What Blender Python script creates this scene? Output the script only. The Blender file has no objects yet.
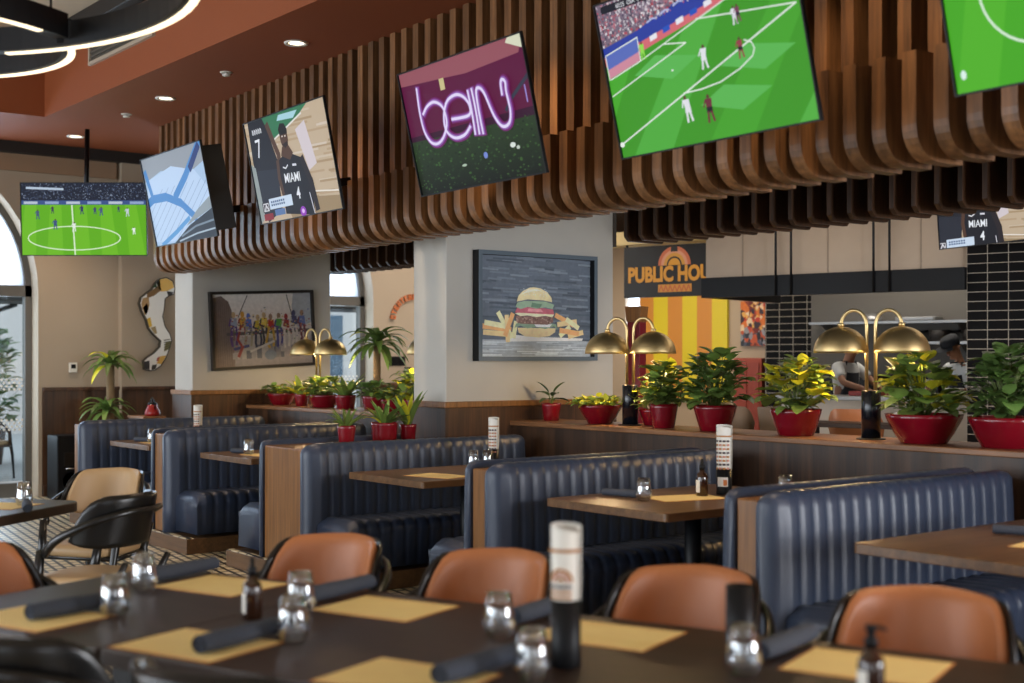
import bpy, bmesh, math, random
from mathutils import Vector, Matrix

C = bpy.context.scene
COL = C.collection
R = math.radians
PI = math.pi
random.seed(7)

# ------------------------------------------------------------------ camera
cam = bpy.data.cameras.new('camera')
cam.sensor_width = 36.0
cam.lens = 1320.0 / 1024.0 * 36.0
cam.shift_y = 16.5 / 1024.0
cam.clip_start = 0.05
cam.clip_end = 300
cam.dof.use_dof = True
cam.dof.focus_distance = 9.2
cam.dof.aperture_fstop = 2.0
camo = bpy.data.objects.new('camera', cam)
COL.objects.link(camo)
camo.location = (0, 0, 1.5)
camo.rotation_euler = (R(90), 0, R(52))
C.camera = camo

# ------------------------------------------------------------------ colour management, world, large lights
C.view_settings.view_transform = 'Standard'
C.view_settings.look = 'None'
C.view_settings.exposure = 0.15
C.view_settings.gamma = 1.0
C.view_settings.use_curve_mapping = False
C.cycles.max_bounces = 7
C.cycles.diffuse_bounces = 3
C.cycles.transmission_bounces = 7
C.cycles.caustics_reflective = False
C.cycles.caustics_refractive = False
C.cycles.sample_clamp_indirect = 4.0
C.cycles.use_denoising = True

w = bpy.data.worlds.new('world')
C.world = w
w.use_nodes = True
bg = w.node_tree.nodes['Background']
bg.inputs[0].default_value = (0.80, 0.90, 1.0, 1)
bg.inputs[1].default_value = 1.9


def area(name, loc, rot, sx, sy, power, col, spread=180):
    l = bpy.data.lights.new(name, 'AREA')
    l.shape = 'RECTANGLE'
    l.size, l.size_y = sx, sy
    l.energy = power
    l.color = col
    l.spread = R(spread)
    o = bpy.data.objects.new(name, l)
    COL.objects.link(o)
    o.location = loc
    o.rotation_euler = rot
    return o


FACADE_Y = -5.2
FACADE_X = [-12.2, -9.4, -6.6, -3.8, -1.0, 1.8]
for k, xx in enumerate(FACADE_X):   # daylight through the glazed front of the restaurant
    area('daylight_front', (xx, FACADE_Y + 0.02, 1.85), (R(90), 0, 0), 1.7, 3.0, (150, 150, 140, 95, 45, 30)[k], (0.86, 0.93, 1.0))
SIDE_Y = ((-0.6, 40), (5.9, 360), (8.3, 190))
for yy, pw in SIDE_Y:                # unseen side windows on the right, added to brighten the pillars' right faces
    area('added_side_daylight', (4.46, yy, 1.75), (R(90), 0, R(90)), 1.7, 2.5, pw, (0.94, 0.96, 1.0))
for yy in (3.25, 7.5):              # daylight through the two arched windows of the end wall
    area('daylight_arch', (-14.78, yy, 1.9), (R(90), 0, R(-90)), 2.6, 2.6, 110, (0.84, 0.92, 1.0))


def spot(name, loc, power, col=(1.0, 0.72, 0.45), ang=80, blend=0.6, tilt=(0, 0, 0), size=0.05):
    l = bpy.data.lights.new(name, 'SPOT')
    l.energy = power
    l.color = col
    l.spot_size = R(ang)
    l.spot_blend = blend
    l.shadow_soft_size = size
    o = bpy.data.objects.new(name, l)
    COL.objects.link(o)
    o.location = loc
    o.rotation_euler = tilt
    return o


def point(name, loc, power, col=(1.0, 0.75, 0.45), size=0.05):
    l = bpy.data.lights.new(name, 'POINT')
    l.energy = power
    l.color = col
    l.shadow_soft_size = size
    o = bpy.data.objects.new(name, l)
    COL.objects.link(o)
    o.location = loc
    return o


# ------------------------------------------------------------------ helpers
def lin(c):
    return tuple(((v / 255) / 12.92 if v / 255 <= 0.04045 else ((v / 255 + 0.055) / 1.055) ** 2.4) for v in c) + (1.0,)


def nodes(name):
    m = bpy.data.materials.new(name)
    m.use_nodes = True
    nt = m.node_tree
    return m, nt, nt.nodes['Principled BSDF']


def mat(name, rgb, rough=0.5, metal=0.0, noise=0.0, nscale=8.0, bump=0.0, bscale=40.0, coat=0.0, emit=0.0, spec=None):
    m, nt, b = nodes(name)
    b.inputs['Base Color'].default_value = lin(rgb)
    b.inputs['Roughness'].default_value = rough
    b.inputs['Metallic'].default_value = metal
    b.inputs['Coat Weight'].default_value = coat
    if spec is not None:
        b.inputs['Specular IOR Level'].default_value = spec
    if emit:
        b.inputs['Emission Color'].default_value = lin(rgb)
        b.inputs['Emission Strength'].default_value = emit
    tc = None
    if noise or bump:
        tc = nt.nodes.new('ShaderNodeTexCoord')
    if noise:
        n = nt.nodes.new('ShaderNodeTexNoise')
        n.inputs['Scale'].default_value = nscale
        n.inputs['Detail'].default_value = 6
        nt.links.new(tc.outputs['Object'], n.inputs['Vector'])
        mx = nt.nodes.new('ShaderNodeMix')
        mx.data_type = 'RGBA'
        c = lin(rgb)
        mx.inputs[6].default_value = tuple(v * (1 - noise) for v in c[:3]) + (1,)
        mx.inputs[7].default_value = tuple(min(1, v * (1 + noise)) for v in c[:3]) + (1,)
        nt.links.new(n.outputs[0], mx.inputs[0])
        nt.links.new(mx.outputs[2], b.inputs['Base Color'])
    if bump:
        n2 = nt.nodes.new('ShaderNodeTexNoise')
        n2.inputs['Scale'].default_value = bscale
        n2.inputs['Detail'].default_value = 4
        nt.links.new(tc.outputs['Object'], n2.inputs['Vector'])
        bp = nt.nodes.new('ShaderNodeBump')
        bp.inputs['Strength'].default_value = bump
        bp.inputs['Distance'].default_value = 0.01
        nt.links.new(n2.outputs[0], bp.inputs['Height'])
        nt.links.new(bp.outputs[0], b.inputs['Normal'])
    return m


def wood(name, dark, light, stretch=(12, 12, 0.8), rough=0.45, planks=None, contrast=(0.3, 0.7)):
    """grain: noise stretched along one axis; planks = (axis, width) adds a tone per board"""
    m, nt, b = nodes(name)
    tc = nt.nodes.new('ShaderNodeTexCoord')
    mp = nt.nodes.new('ShaderNodeMapping')
    mp.inputs['Scale'].default_value = stretch
    nt.links.new(tc.outputs['Object'], mp.inputs[0])
    n = nt.nodes.new('ShaderNodeTexNoise')
    n.inputs['Scale'].default_value = 3.0
    n.inputs['Detail'].default_value = 7
    n.inputs['Roughness'].default_value = 0.65
    nt.links.new(mp.outputs[0], n.inputs['Vector'])
    cr = nt.nodes.new('ShaderNodeValToRGB')
    cr.color_ramp.elements[0].position = contrast[0]
    cr.color_ramp.elements[1].position = contrast[1]
    cr.color_ramp.elements[0].color = lin(dark)
    cr.color_ramp.elements[1].color = lin(light)
    nt.links.new(n.outputs[0], cr.inputs[0])
    out = cr.outputs[0]
    if planks:
        ax, wd = planks
        sp = nt.nodes.new('ShaderNodeSeparateXYZ')
        nt.links.new(tc.outputs['Object'], sp.inputs[0])
        dv = nt.nodes.new('ShaderNodeMath')
        dv.operation = 'DIVIDE'
        dv.inputs[1].default_value = wd
        nt.links.new(sp.outputs[ax], dv.inputs[0])
        fl = nt.nodes.new('ShaderNodeMath')
        fl.operation = 'FLOOR'
        nt.links.new(dv.outputs[0], fl.inputs[0])
        wn = nt.nodes.new('ShaderNodeTexWhiteNoise')
        wn.noise_dimensions = '1D'
        nt.links.new(fl.outputs[0], wn.inputs['W'])
        mr = nt.nodes.new('ShaderNodeMapRange')
        mr.inputs[3].default_value = 0.62
        mr.inputs[4].default_value = 1.25
        nt.links.new(wn.outputs['Value'], mr.inputs[0])
        hs = nt.nodes.new('ShaderNodeHueSaturation')
        nt.links.new(mr.outputs[0], hs.inputs['Value'])
        nt.links.new(out, hs.inputs['Color'])
        out = hs.outputs[0]
    nt.links.new(out, b.inputs['Base Color'])
    b.inputs['Roughness'].default_value = rough
    return m


def attr_mat(name, emit=0.0, rough=0.5, coat=0.0, translucent=0.0, noise=0.0, nscale=30):
    m, nt, b = nodes(name)
    a = nt.nodes.new('ShaderNodeVertexColor')
    a.layer_name = 'Col'
    col = a.outputs[0]
    if noise:
        tc = nt.nodes.new('ShaderNodeTexCoord')
        n = nt.nodes.new('ShaderNodeTexNoise')
        n.inputs['Scale'].default_value = nscale
        n.inputs['Detail'].default_value = 5
        nt.links.new(tc.outputs['Object'], n.inputs['Vector'])
        mr = nt.nodes.new('ShaderNodeMapRange')
        mr.inputs[1].default_value = 0.3
        mr.inputs[2].default_value = 0.7
        mr.inputs[3].default_value = 1 - noise
        mr.inputs[4].default_value = 1 + noise
        nt.links.new(n.outputs[0], mr.inputs[0])
        hs = nt.nodes.new('ShaderNodeHueSaturation')
        nt.links.new(mr.outputs[0], hs.inputs['Value'])
        nt.links.new(col, hs.inputs['Color'])
        col = hs.outputs[0]
    b.inputs['Roughness'].default_value = rough
    b.inputs['Coat Weight'].default_value = coat
    if emit:
        b.inputs['Base Color'].default_value = (0.01, 0.01, 0.01, 1)
        nt.links.new(col, b.inputs['Emission Color'])
        b.inputs['Emission Strength'].default_value = emit
    else:
        nt.links.new(col, b.inputs['Base Color'])
        if translucent:
            t = nt.nodes.new('ShaderNodeBsdfTranslucent')
            nt.links.new(col, t.inputs[0])
            mx = nt.nodes.new('ShaderNodeMixShader')
            mx.inputs[0].default_value = translucent
            nt.links.new(b.outputs[0], mx.inputs[1])
            nt.links.new(t.outputs[0], mx.inputs[2])
            nt.links.new(mx.outputs[0], nt.nodes['Material Output'].inputs[0])
    return m


def glass_mat(name, rgb=(255, 255, 255), rough=0.0, ior=1.45):
    m, nt, b = nodes(name)
    b.inputs['Base Color'].default_value = lin(rgb)
    b.inputs['Roughness'].default_value = rough
    b.inputs['IOR'].default_value = ior
    b.inputs['Transmission Weight'].default_value = 1.0
    return m


def pane_mat(name, tint=(235, 243, 248), refl=0.12, cloud=0.0):
    m, nt, b = nodes(name)
    tr = nt.nodes.new('ShaderNodeBsdfTransparent')
    tr.inputs[0].default_value = lin(tint)
    gl = nt.nodes.new('ShaderNodeBsdfGlossy')
    gl.inputs['Roughness'].default_value = 0.02
    mx = nt.nodes.new('ShaderNodeMixShader')
    mx.inputs[0].default_value = refl
    nt.links.new(tr.outputs[0], mx.inputs[1])
    nt.links.new(gl.outputs[0], mx.inputs[2])
    out = mx
    if cloud:
        df = nt.nodes.new('ShaderNodeBsdfTranslucent')
        df.inputs[0].default_value = (0.9, 0.94, 1, 1)
        m2 = nt.nodes.new('ShaderNodeMixShader')
        m2.inputs[0].default_value = cloud
        nt.links.new(mx.outputs[0], m2.inputs[1])
        nt.links.new(df.outputs[0], m2.inputs[2])
        out = m2
    nt.links.new(out.outputs[0], nt.nodes['Material Output'].inputs[0])
    return m


class MB:
    def __init__(s):
        s.v, s.f, s.mi, s.sm, s.col = [], [], [], [], []

    def add(s, vs, fs, mi=0, smooth=False, col=None):
        o = len(s.v)
        s.v += [tuple(p) for p in vs]
        for k, f in enumerate(fs):
            s.f.append(tuple(i + o for i in f))
            s.mi.append(mi)
            s.sm.append(smooth)
            s.col.append(col)
        return s

    def box(s, a, b, mi=0, col=None, M=None):
        x0, y0, z0 = a
        x1, y1, z1 = b
        vs = [(x0, y0, z0), (x1, y0, z0), (x1, y1, z0), (x0, y1, z0), (x0, y0, z1), (x1, y0, z1), (x1, y1, z1), (x0, y1, z1)]
        if M:
            vs = [M @ Vector(p) for p in vs]
        return s.add(vs, [(3, 2, 1, 0), (4, 5, 6, 7), (0, 1, 5, 4), (1, 2, 6, 5), (2, 3, 7, 6), (3, 0, 4, 7)], mi, False, col)

    def prism(s, pts, a, b, fn, mi=0, smooth=False, col=None):
        """extrude the 2-D outline pts between a and b; fn(u,v,w) maps to 3-D"""
        n = len(pts)
        vs = [fn(u, v, a) for u, v in pts] + [fn(u, v, b) for u, v in pts]
        fs = [tuple(range(n))[::-1], tuple(range(n, 2 * n))]
        s.add(vs, fs, mi, False, col)
        o = len(s.v) - 2 * n
        for i in range(n):
            j = (i + 1) % n
            s.f.append((o + i, o + j, o + n + j, o + n + i))
            s.mi.append(mi)
            s.sm.append(smooth)
            s.col.append(col)
        return s

    def lathe(s, prof, c=(0, 0, 0), n=24, mi=0, smooth=True, col=None, M=None, closed=False):
        vs, fs = [], []
        for r, z in prof:
            for k in range(n):
                a = 2 * PI * k / n
                vs.append(Vector((r * math.cos(a), r * math.sin(a), z)))
        m = len(prof)
        for i in range(m - 1 if not closed else m):
            for k in range(n):
                k2 = (k + 1) % n
                i2 = (i + 1) % m
                fs.append((i * n + k, i * n + k2, i2 * n + k2, i2 * n + k))
        if not closed:
            if prof[0][0] > 1e-5:
                fs.append(tuple(range(n))[::-1])
            if prof[-1][0] > 1e-5:
                fs.append(tuple(range((m - 1) * n, m * n)))
        if M:
            vs = [M @ p for p in vs]
        vs = [p + Vector(c) for p in vs]
        return s.add(vs, fs, mi, smooth, col)

    def tube(s, path, r, n=10, mi=0, cap=True, col=None, closed=False, flat=1.0, up=None):
        P = [Vector(p) for p in path]
        rr = r if isinstance(r, (list, tuple)) else [r] * len(P)
        vs, fs = [], []
        prev = Vector(up) if up else None
        for i, p in enumerate(P):
            if closed:
                t = P[(i + 1) % len(P)] - P[i - 1]
            else:
                t = P[min(i + 1, len(P) - 1)] - P[max(i - 1, 0)]
            t.normalize()
            if prev is None:
                prev = Vector((0, 0, 1)) if abs(t.z) < 0.9 else Vector((1, 0, 0))
            a = t.cross(prev)
            if a.length < 1e-5:
                a = t.cross(Vector((0.3, 1, 0.2)))
            a.normalize()
            b = a.cross(t).normalized()
            if up is None:
                prev = b
            for k in range(n):
                an = 2 * PI * k / n
                vs.append(p + a * math.cos(an) * rr[i] * flat + b * math.sin(an) * rr[i])
        m = len(P)
        for i in range(m if closed else m - 1):
            i2 = (i + 1) % m
            for k in range(n):
                k2 = (k + 1) % n
                fs.append((i * n + k, i * n + k2, i2 * n + k2, i2 * n + k))
        if cap and not closed:
            fs.append(tuple(range(n))[::-1])
            fs.append(tuple(range((m - 1) * n, m * n)))
        return s.add(vs, fs, mi, True, col)

    def grid(s, rows, mi=0, smooth=True, caps=False, col=None, closed=False):
        """rows: list of equal-length point lists"""
        n = len(rows[0])
        vs = [p for r_ in rows for p in r_]
        fs = []
        for i in range(len(rows) - 1):
            for k in range(n if closed else n - 1):
                k2 = (k + 1) % n
                fs.append((i * n + k, i * n + k2, (i + 1) * n + k2, (i + 1) * n + k))
        if caps:
            fs.append(tuple(range(n))[::-1])
            fs.append(tuple(range((len(rows) - 1) * n, len(rows) * n)))
        return s.add(vs, fs, mi, smooth, col)

    def build(s, name, mats, parent=None, bevel=0.0, seg=2, fix=True):
        me = bpy.data.meshes.new(name)
        me.from_pydata(s.v, [], s.f)
        for m in (mats if isinstance(mats, (list, tuple)) else [mats]):
            me.materials.append(m)
        me.polygons.foreach_set('material_index', s.mi)
        me.polygons.foreach_set('use_smooth', s.sm)
        if any(c is not None for c in s.col):
            ca = me.color_attributes.new('Col', 'FLOAT_COLOR', 'CORNER')
            for p, c in zip(me.polygons, s.col):
                for q, li in enumerate(p.loop_indices):
                    if c is None:
                        cc = (0.5, 0.5, 0.5, 1)
                    elif isinstance(c[0], (list, tuple)):
                        cc = c[q % len(c)]
                    else:
                        cc = c
                    ca.data[li].color = cc
        me.validate()
        if fix:
            bm = bmesh.new()
            bm.from_mesh(me)
            bmesh.ops.recalc_face_normals(bm, faces=bm.faces)
            bm.to_mesh(me)
            bm.free()
        o = bpy.data.objects.new(name, me)
        COL.objects.link(o)
        if parent:
            o.parent = parent
        if bevel:
            md = o.modifiers.new('bevel', 'BEVEL')
            md.width = bevel
            md.segments = seg
            md.limit_method = 'ANGLE'
            md.angle_limit = R(50)
        return o


def thing(name, label, cat, loc=(0, 0, 0), rz=0.0, group=None):
    o = bpy.data.objects.new(name, None)
    o.empty_display_size = 0.1
    COL.objects.link(o)
    o.location = loc
    o.rotation_euler = (0, 0, rz)
    o['label'] = label
    o['category'] = cat
    if group:
        o['group'] = group
    return o


def tag(o, label, cat, group=None):
    o['label'] = label
    o['category'] = cat
    if group:
        o['group'] = group
    return o


def struct(o):
    o['kind'] = 'structure'
    return o


def dup(root, loc, rz, label, group=None):
    r = root.copy()
    COL.objects.link(r)
    r.location = loc
    r.rotation_euler = (0, 0, rz)
    r['label'] = label
    if group:
        r['group'] = group
    for ch in list(root.children):
        c = ch.copy()
        COL.objects.link(c)
        c.parent = r
        for g in list(ch.children):
            d = g.copy()
            COL.objects.link(d)
            d.parent = c
    return r


def rrect(w_, d_, r, n=5):
    pts = []
    for cx_, cy_, a0 in ((w_ / 2 - r, d_ / 2 - r, 0), (-w_ / 2 + r, d_ / 2 - r, 90), (-w_ / 2 + r, -d_ / 2 + r, 180), (w_ / 2 - r, -d_ / 2 + r, 270)):
        for k in range(n + 1):
            a = R(a0 + 90 * k / n)
            pts.append((cx_ + r * math.cos(a), cy_ + r * math.sin(a)))
    return pts


XYZ = lambda u, v, w_: (u, v, w_)       # outline in plan, extruded up
XZ = lambda u, v, w_: (u, w_, v)        # outline in elevation along x
YZ = lambda u, v, w_: (w_, u, v)        # outline in elevation along y


class Pic:
    """flat artwork made of coloured shapes; unit square maps to w x h, facing -y"""

    def __init__(s, w_, h_, step=2e-5):
        s.step = step                   # how far each shape lies in front of the one before
        s.w, s.h, s.mb, s.L = w_, h_, MB(), 0
        s.n, s.flat = 0, False
        s.T = (0.0, 1.0, 0.0, 1.0)      # offset and scale of the artwork inside its frame

    def up(s):
        s.L += 1
        return s

    def y(s):
        s.n += 0 if s.flat else 1
        return -0.0003 * s.L - s.step * s.n

    def _clip(s, pts):
        for ax, lim, sg in ((0, 0, 1), (0, 1, -1), (1, 0, 1), (1, 1, -1)):
            out = []
            for i in range(len(pts)):
                a, b = pts[i - 1], pts[i]
                da, db = sg * (a[ax] - lim), sg * (b[ax] - lim)
                if (da >= 0) != (db >= 0):
                    t = da / (da - db)
                    out.append((a[0] + (b[0] - a[0]) * t, a[1] + (b[1] - a[1]) * t))
                if db >= 0:
                    out.append(b)
            pts = out
            if len(pts) < 3:
                return []
        return pts

    def poly(s, pts, col, clip=True):
        if clip:
            pts = s._clip([(s.T[0] + u * s.T[1], s.T[2] + v * s.T[3]) for u, v in pts])
        if len(pts) < 3:
            return s
        ar = sum(pts[i - 1][0] * pts[i][1] - pts[i][0] * pts[i - 1][1] for i in range(len(pts)))
        if ar < 0:
            pts = pts[::-1]
        yy = s.y()
        s.mb.add([(u * s.w, yy, v * s.h) for u, v in pts], [tuple(range(len(pts)))], 0, False, lin(col) if len(col) == 3 else col)
        return s

    def grad(s, y0, y1, c0, c1, x0=0, x1=1):
        a, b = lin(c0), lin(c1)
        yy = s.y()
        s.mb.add([(u * s.w, yy, v * s.h) for u, v in ((x0, y0), (x1, y0), (x1, y1), (x0, y1))], [(0, 1, 2, 3)], 0, False, [a, a, b, b])
        return s

    def ell(s, cx_, cy_, rx, ry, col, rot=0, n=18):
        ca, sa = math.cos(rot), math.sin(rot)
        k = s.h / s.w
        pts = []
        for i in range(n):
            a = 2 * PI * i / n
            x, y = rx * math.cos(a), ry * math.sin(a) * k
            pts.append((cx_ + x * ca - y * sa, cy_ + (x * sa + y * ca) / k))
        return s.poly(pts, col)

    def line(s, pts, wd, col):
        k = s.h / s.w
        for i in range(len(pts) - 1):
            (x0, y0), (x1, y1) = pts[i], pts[i + 1]
            dx, dy = x1 - x0, (y1 - y0) * k
            L_ = math.hypot(dx, dy) or 1
            nx, ny = -dy / L_ * wd / 2, dx / L_ * wd / 2 / k
            ex, ey = dx / L_ * wd * 0.3, dy / L_ * wd * 0.3 / k
            s.poly([(x0 - ex + nx, y0 - ey + ny), (x0 - ex - nx, y0 - ey - ny), (x1 + ex - nx, y1 + ey - ny), (x1 + ex + nx, y1 + ey + ny)], col)
        return s

    def text(s, txt, x, y, hgt, col, rot=0.0, bold=0.02, align='CENTER', sx=1.0, shear=0.0):
        vs, fs = text_geo(txt, bold, align, shear)
        k = s.h / s.w
        x, y = s.T[0] + x * s.T[1], s.T[2] + y * s.T[3]
        ca, sa = math.cos(rot), math.sin(rot)
        o = []
        yy = s.y()
        for vx, vy in vs:
            px_, py_ = vx * hgt * sx * k, vy * hgt * k
            o.append(((x + px_ * ca - py_ * sa) * s.w, yy, (y + (px_ * sa + py_ * ca) / k) * s.h))
        s.mb.add(o, fs, 0, False, lin(col))
        return s

    def build(s, name, m, parent=None):
        return s.mb.build(name, m, parent, fix=False)


_txt = {}


def text_geo(txt, bold=0.02, align='CENTER', shear=0.0):
    key = (txt, bold, align, shear)
    if key in _txt:
        return _txt[key]
    cu = bpy.data.curves.new('lettering', 'FONT')
    cu.body = txt
    cu.align_x = align
    cu.offset = bold
    cu.shear = shear
    cu.resolution_u = 3
    o = bpy.data.objects.new('lettering', cu)
    COL.objects.link(o)
    bpy.context.view_layer.update()
    dg = bpy.context.evaluated_depsgraph_get()
    me = bpy.data.meshes.new_from_object(o.evaluated_get(dg))
    vs = [(v.co.x, v.co.y) for v in me.vertices]
    fs = [tuple(p.vertices) for p in me.polygons]
    bpy.data.objects.remove(o)
    bpy.data.curves.remove(cu)
    bpy.data.meshes.remove(me)
    _txt[key] = (vs, fs)
    return vs, fs


# ------------------------------------------------------------------ materials
M = {}
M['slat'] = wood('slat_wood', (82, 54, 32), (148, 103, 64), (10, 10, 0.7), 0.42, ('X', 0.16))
M['slat_shaded'] = wood('slat_wood_shaded', (46, 30, 20), (84, 56, 36), (10, 10, 0.7), 0.45, ('X', 0.17))  # slat wood again, with the inner fins' shade put into the colour
M['panel'] = wood('walnut_panel', (42, 28, 18), (80, 54, 34), (9, 9, 0.5), 0.42, ('X', 0.11))
M['panelY'] = wood('walnut_panel_side', (50, 32, 21), (96, 64, 40), (9, 9, 0.5), 0.42, ('Y', 0.12))
M['oak'] = wood('walnut_top', (104, 68, 42), (160, 112, 72), (0.8, 9, 9), 0.38)
M['oakV'] = wood('walnut_end', (106, 70, 36), (150, 102, 54), (12, 12, 0.6), 0.4)
M['plinth'] = wood('plinth_wood', (78, 54, 32), (112, 80, 48), (0.8, 12, 12), 0.5)
M['tabletop'] = wood('booth_table_wood', (80, 56, 36), (124, 90, 58), (9, 0.8, 9), 0.33)
M['darkwood'] = wood('dark_table_wood', (42, 29, 22), (60, 43, 32), (0.7, 9, 9), 0.42)
M['navy'] = mat('navy_leather', (50, 60, 80), 0.38, bump=0.12, bscale=180, noise=0.12, nscale=4)
M['orange'] = mat('tan_orange_leather', (176, 110, 68), 0.42, bump=0.1, bscale=200, noise=0.1, nscale=5)
M['tan'] = mat('beige_leather', (178, 146, 106), 0.5, bump=0.1, bscale=200)
M['black'] = mat('black_lacquer', (16, 15, 15), 0.28)
M['blackm'] = mat('black_metal', (20, 20, 22), 0.38, 0.6)
M['satin'] = mat('black_plastic', (14, 15, 18), 0.45, spec=0.25)
M['brass'] = mat('brushed_brass', (232, 204, 146), 0.42, 1.0, bump=0.05, bscale=220)
M['chrome'] = mat('steel', (190, 192, 196), 0.25, 1.0)
M['plaster'] = mat('pale_plaster', (186, 182, 174), 0.8, noise=0.12, nscale=2.2, bump=0.15, bscale=9)
M['endwall'] = mat('beige_plaster', (168, 152, 132), 0.85, noise=0.06, nscale=1.5)
M['ceil'] = mat('orange_ceiling', (142, 72, 34), 0.65, noise=0.04, nscale=1.0)
M['ceil_in'] = mat('beige_ceiling', (196, 178, 154), 0.8)
M['darktrim'] = mat('dark_trim', (34, 29, 26), 0.6)
M['pot'] = mat('glazed_red_pot', (124, 10, 28), 0.22, coat=0.5)
M['soil'] = mat('soil', (60, 42, 30), 0.95, bump=0.8, bscale=60)
def tumbler_glass():
    m, nt, b = nodes('clear_glass')
    tr = nt.nodes.new('ShaderNodeBsdfTransparent')
    tr.inputs[0].default_value = (0.93, 0.95, 0.97, 1)
    gl = nt.nodes.new('ShaderNodeBsdfGlossy')
    gl.inputs['Roughness'].default_value = 0.03
    lw = nt.nodes.new('ShaderNodeLayerWeight')
    lw.inputs[0].default_value = 0.35
    fr = nt.nodes.new('ShaderNodeMapRange')
    fr.inputs[3].default_value = 0.16
    fr.inputs[4].default_value = 0.85
    nt.links.new(lw.outputs['Facing'], fr.inputs[0])
    mx = nt.nodes.new('ShaderNodeMixShader')
    nt.links.new(fr.outputs[0], mx.inputs[0])
    nt.links.new(tr.outputs[0], mx.inputs[1])
    nt.links.new(gl.outputs[0], mx.inputs[2])
    nt.links.new(mx.outputs[0], nt.nodes['Material Output'].inputs[0])
    return m


M['glass'] = tumbler_glass()
M['amber'] = mat('amber_glass', (46, 24, 12), 0.12, coat=0.6)
M['white'] = mat('white_label', (226, 222, 212), 0.6)
M['paperroll'] = mat('menu_paper', (228, 224, 214), 0.65)
M['mat'] = mat('kraft_placemat', (255, 222, 150), 0.75, noise=0.1, nscale=14)
M['matedge'] = mat('kraft_placemat_edge', (196, 122, 56), 0.7)
M['napkin'] = mat('slate_napkin', (64, 70, 82), 0.9, bump=0.5, bscale=120, noise=0.12, nscale=20)
M['screen'] = attr_mat('lit_screen', emit=0.82, rough=0.5)
M['screen'].node_tree.nodes['Principled BSDF'].inputs['Specular IOR Level'].default_value = 0.1
M['print'] = attr_mat('printed_art', rough=0.55, noise=0.10, nscale=26)
M['printc'] = attr_mat('printed_art_clean', rough=0.5)
M['leaf'] = attr_mat('leaf', rough=0.45, translucent=0.22)
M['stem'] = mat('plant_stem', (96, 112, 52), 0.6)
M['bark'] = mat('cane_bark', (128, 104, 74), 0.85, bump=0.6, bscale=50)
M['led'] = mat('led_strip', (255, 236, 200), 0.5, emit=1.6)
M['lamp_on'] = mat('downlight_lens', (255, 236, 205), 0.5, emit=4.0)
M['bulb'] = mat('bulb', (255, 220, 160), 0.5, emit=6.0)
M['skin'] = mat('skin', (150, 104, 76), 0.55)
M['shirt'] = mat('white_shirt', (205, 205, 202), 0.85)
M['apron'] = mat('black_apron', (26, 28, 34), 0.8)
M['hair'] = mat('dark_hair', (24, 18, 15), 0.7)
M['pane'] = pane_mat('window_glass')
M['frost'] = pane_mat('hazy_window_glass', (225, 236, 248), 0.05, 0.55)
M['frame'] = mat('window_frame', (92, 88, 82), 0.5)
M['kwall'] = mat('kitchen_wall', (98, 94, 88), 0.7, noise=0.05, nscale=3)
M['steel'] = mat('brushed_steel', (150, 150, 150), 0.4, 0.8)
M['hoodpanel'] = mat('hood_panel', (172, 156, 138), 0.7, noise=0.05)


def floor_material():
    m, nt, b = nodes('mosaic_floor')
    tc = nt.nodes.new('ShaderNodeTexCoord')
    mp = nt.nodes.new('ShaderNodeMapping')
    mp.inputs['Rotation'].default_value = (0, 0, R(8))
    br = nt.nodes.new('ShaderNodeTexBrick')
    br.offset = 0.5
    br.inputs['Color1'].default_value = lin((222, 206, 172))
    br.inputs['Color2'].default_value = lin((206, 188, 150))
    br.inputs['Mortar'].default_value = lin((24, 20, 18))
    br.inputs['Scale'].default_value = 1.0
    br.inputs['Mortar Size'].default_value = 0.013
    br.inputs['Mortar Smooth'].default_value = 0.1
    br.inputs['Brick Width'].default_value = 0.13
    br.inputs['Row Height'].default_value = 0.075
    nt.links.new(tc.outputs['Object'], mp.inputs[0])
    nt.links.new(mp.outputs[0], br.inputs[0])
    nt.links.new(br.outputs[0], b.inputs['Base Color'])
    b.inputs['Roughness'].default_value = 0.35
    return m


def tile_material():
    m, nt, b = nodes('black_wall_tile')
    tc = nt.nodes.new('ShaderNodeTexCoord')
    mp = nt.nodes.new('ShaderNodeMapping')
    mp.inputs['Rotation'].default_value = (R(90), 0, 0)
    br = nt.nodes.new('ShaderNodeTexBrick')
    br.offset = 0.0
    br.inputs['Color1'].default_value = lin((14, 13, 14))
    br.inputs['Color2'].default_value = lin((20, 19, 19))
    br.inputs['Mortar'].default_value = lin((168, 160, 148))
    br.inputs['Scale'].default_value = 1.0
    br.inputs['Mortar Size'].default_value = 0.0036
    br.inputs['Mortar Smooth'].default_value = 0.1
    br.inputs['Brick Width'].default_value = 0.19
    br.inputs['Row Height'].default_value = 0.088
    nt.links.new(tc.outputs['Object'], mp.inputs[0])
    nt.links.new(mp.outputs[0], br.inputs[0])
    nt.links.new(br.outputs[0], b.inputs['Base Color'])
    b.inputs['Roughness'].default_value = 0.5
    b.inputs['Specular IOR Level'].default_value = 0.08
    return m


M['floor'] = floor_material()
M['tile'] = tile_material()

# ================================================================== STRUCTURE
ZC = 3.80
struct(MB().box((-14.5, -5.4, -0.12), (4.6, 15.6, 0)).build('floor', M['floor']))

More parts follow.
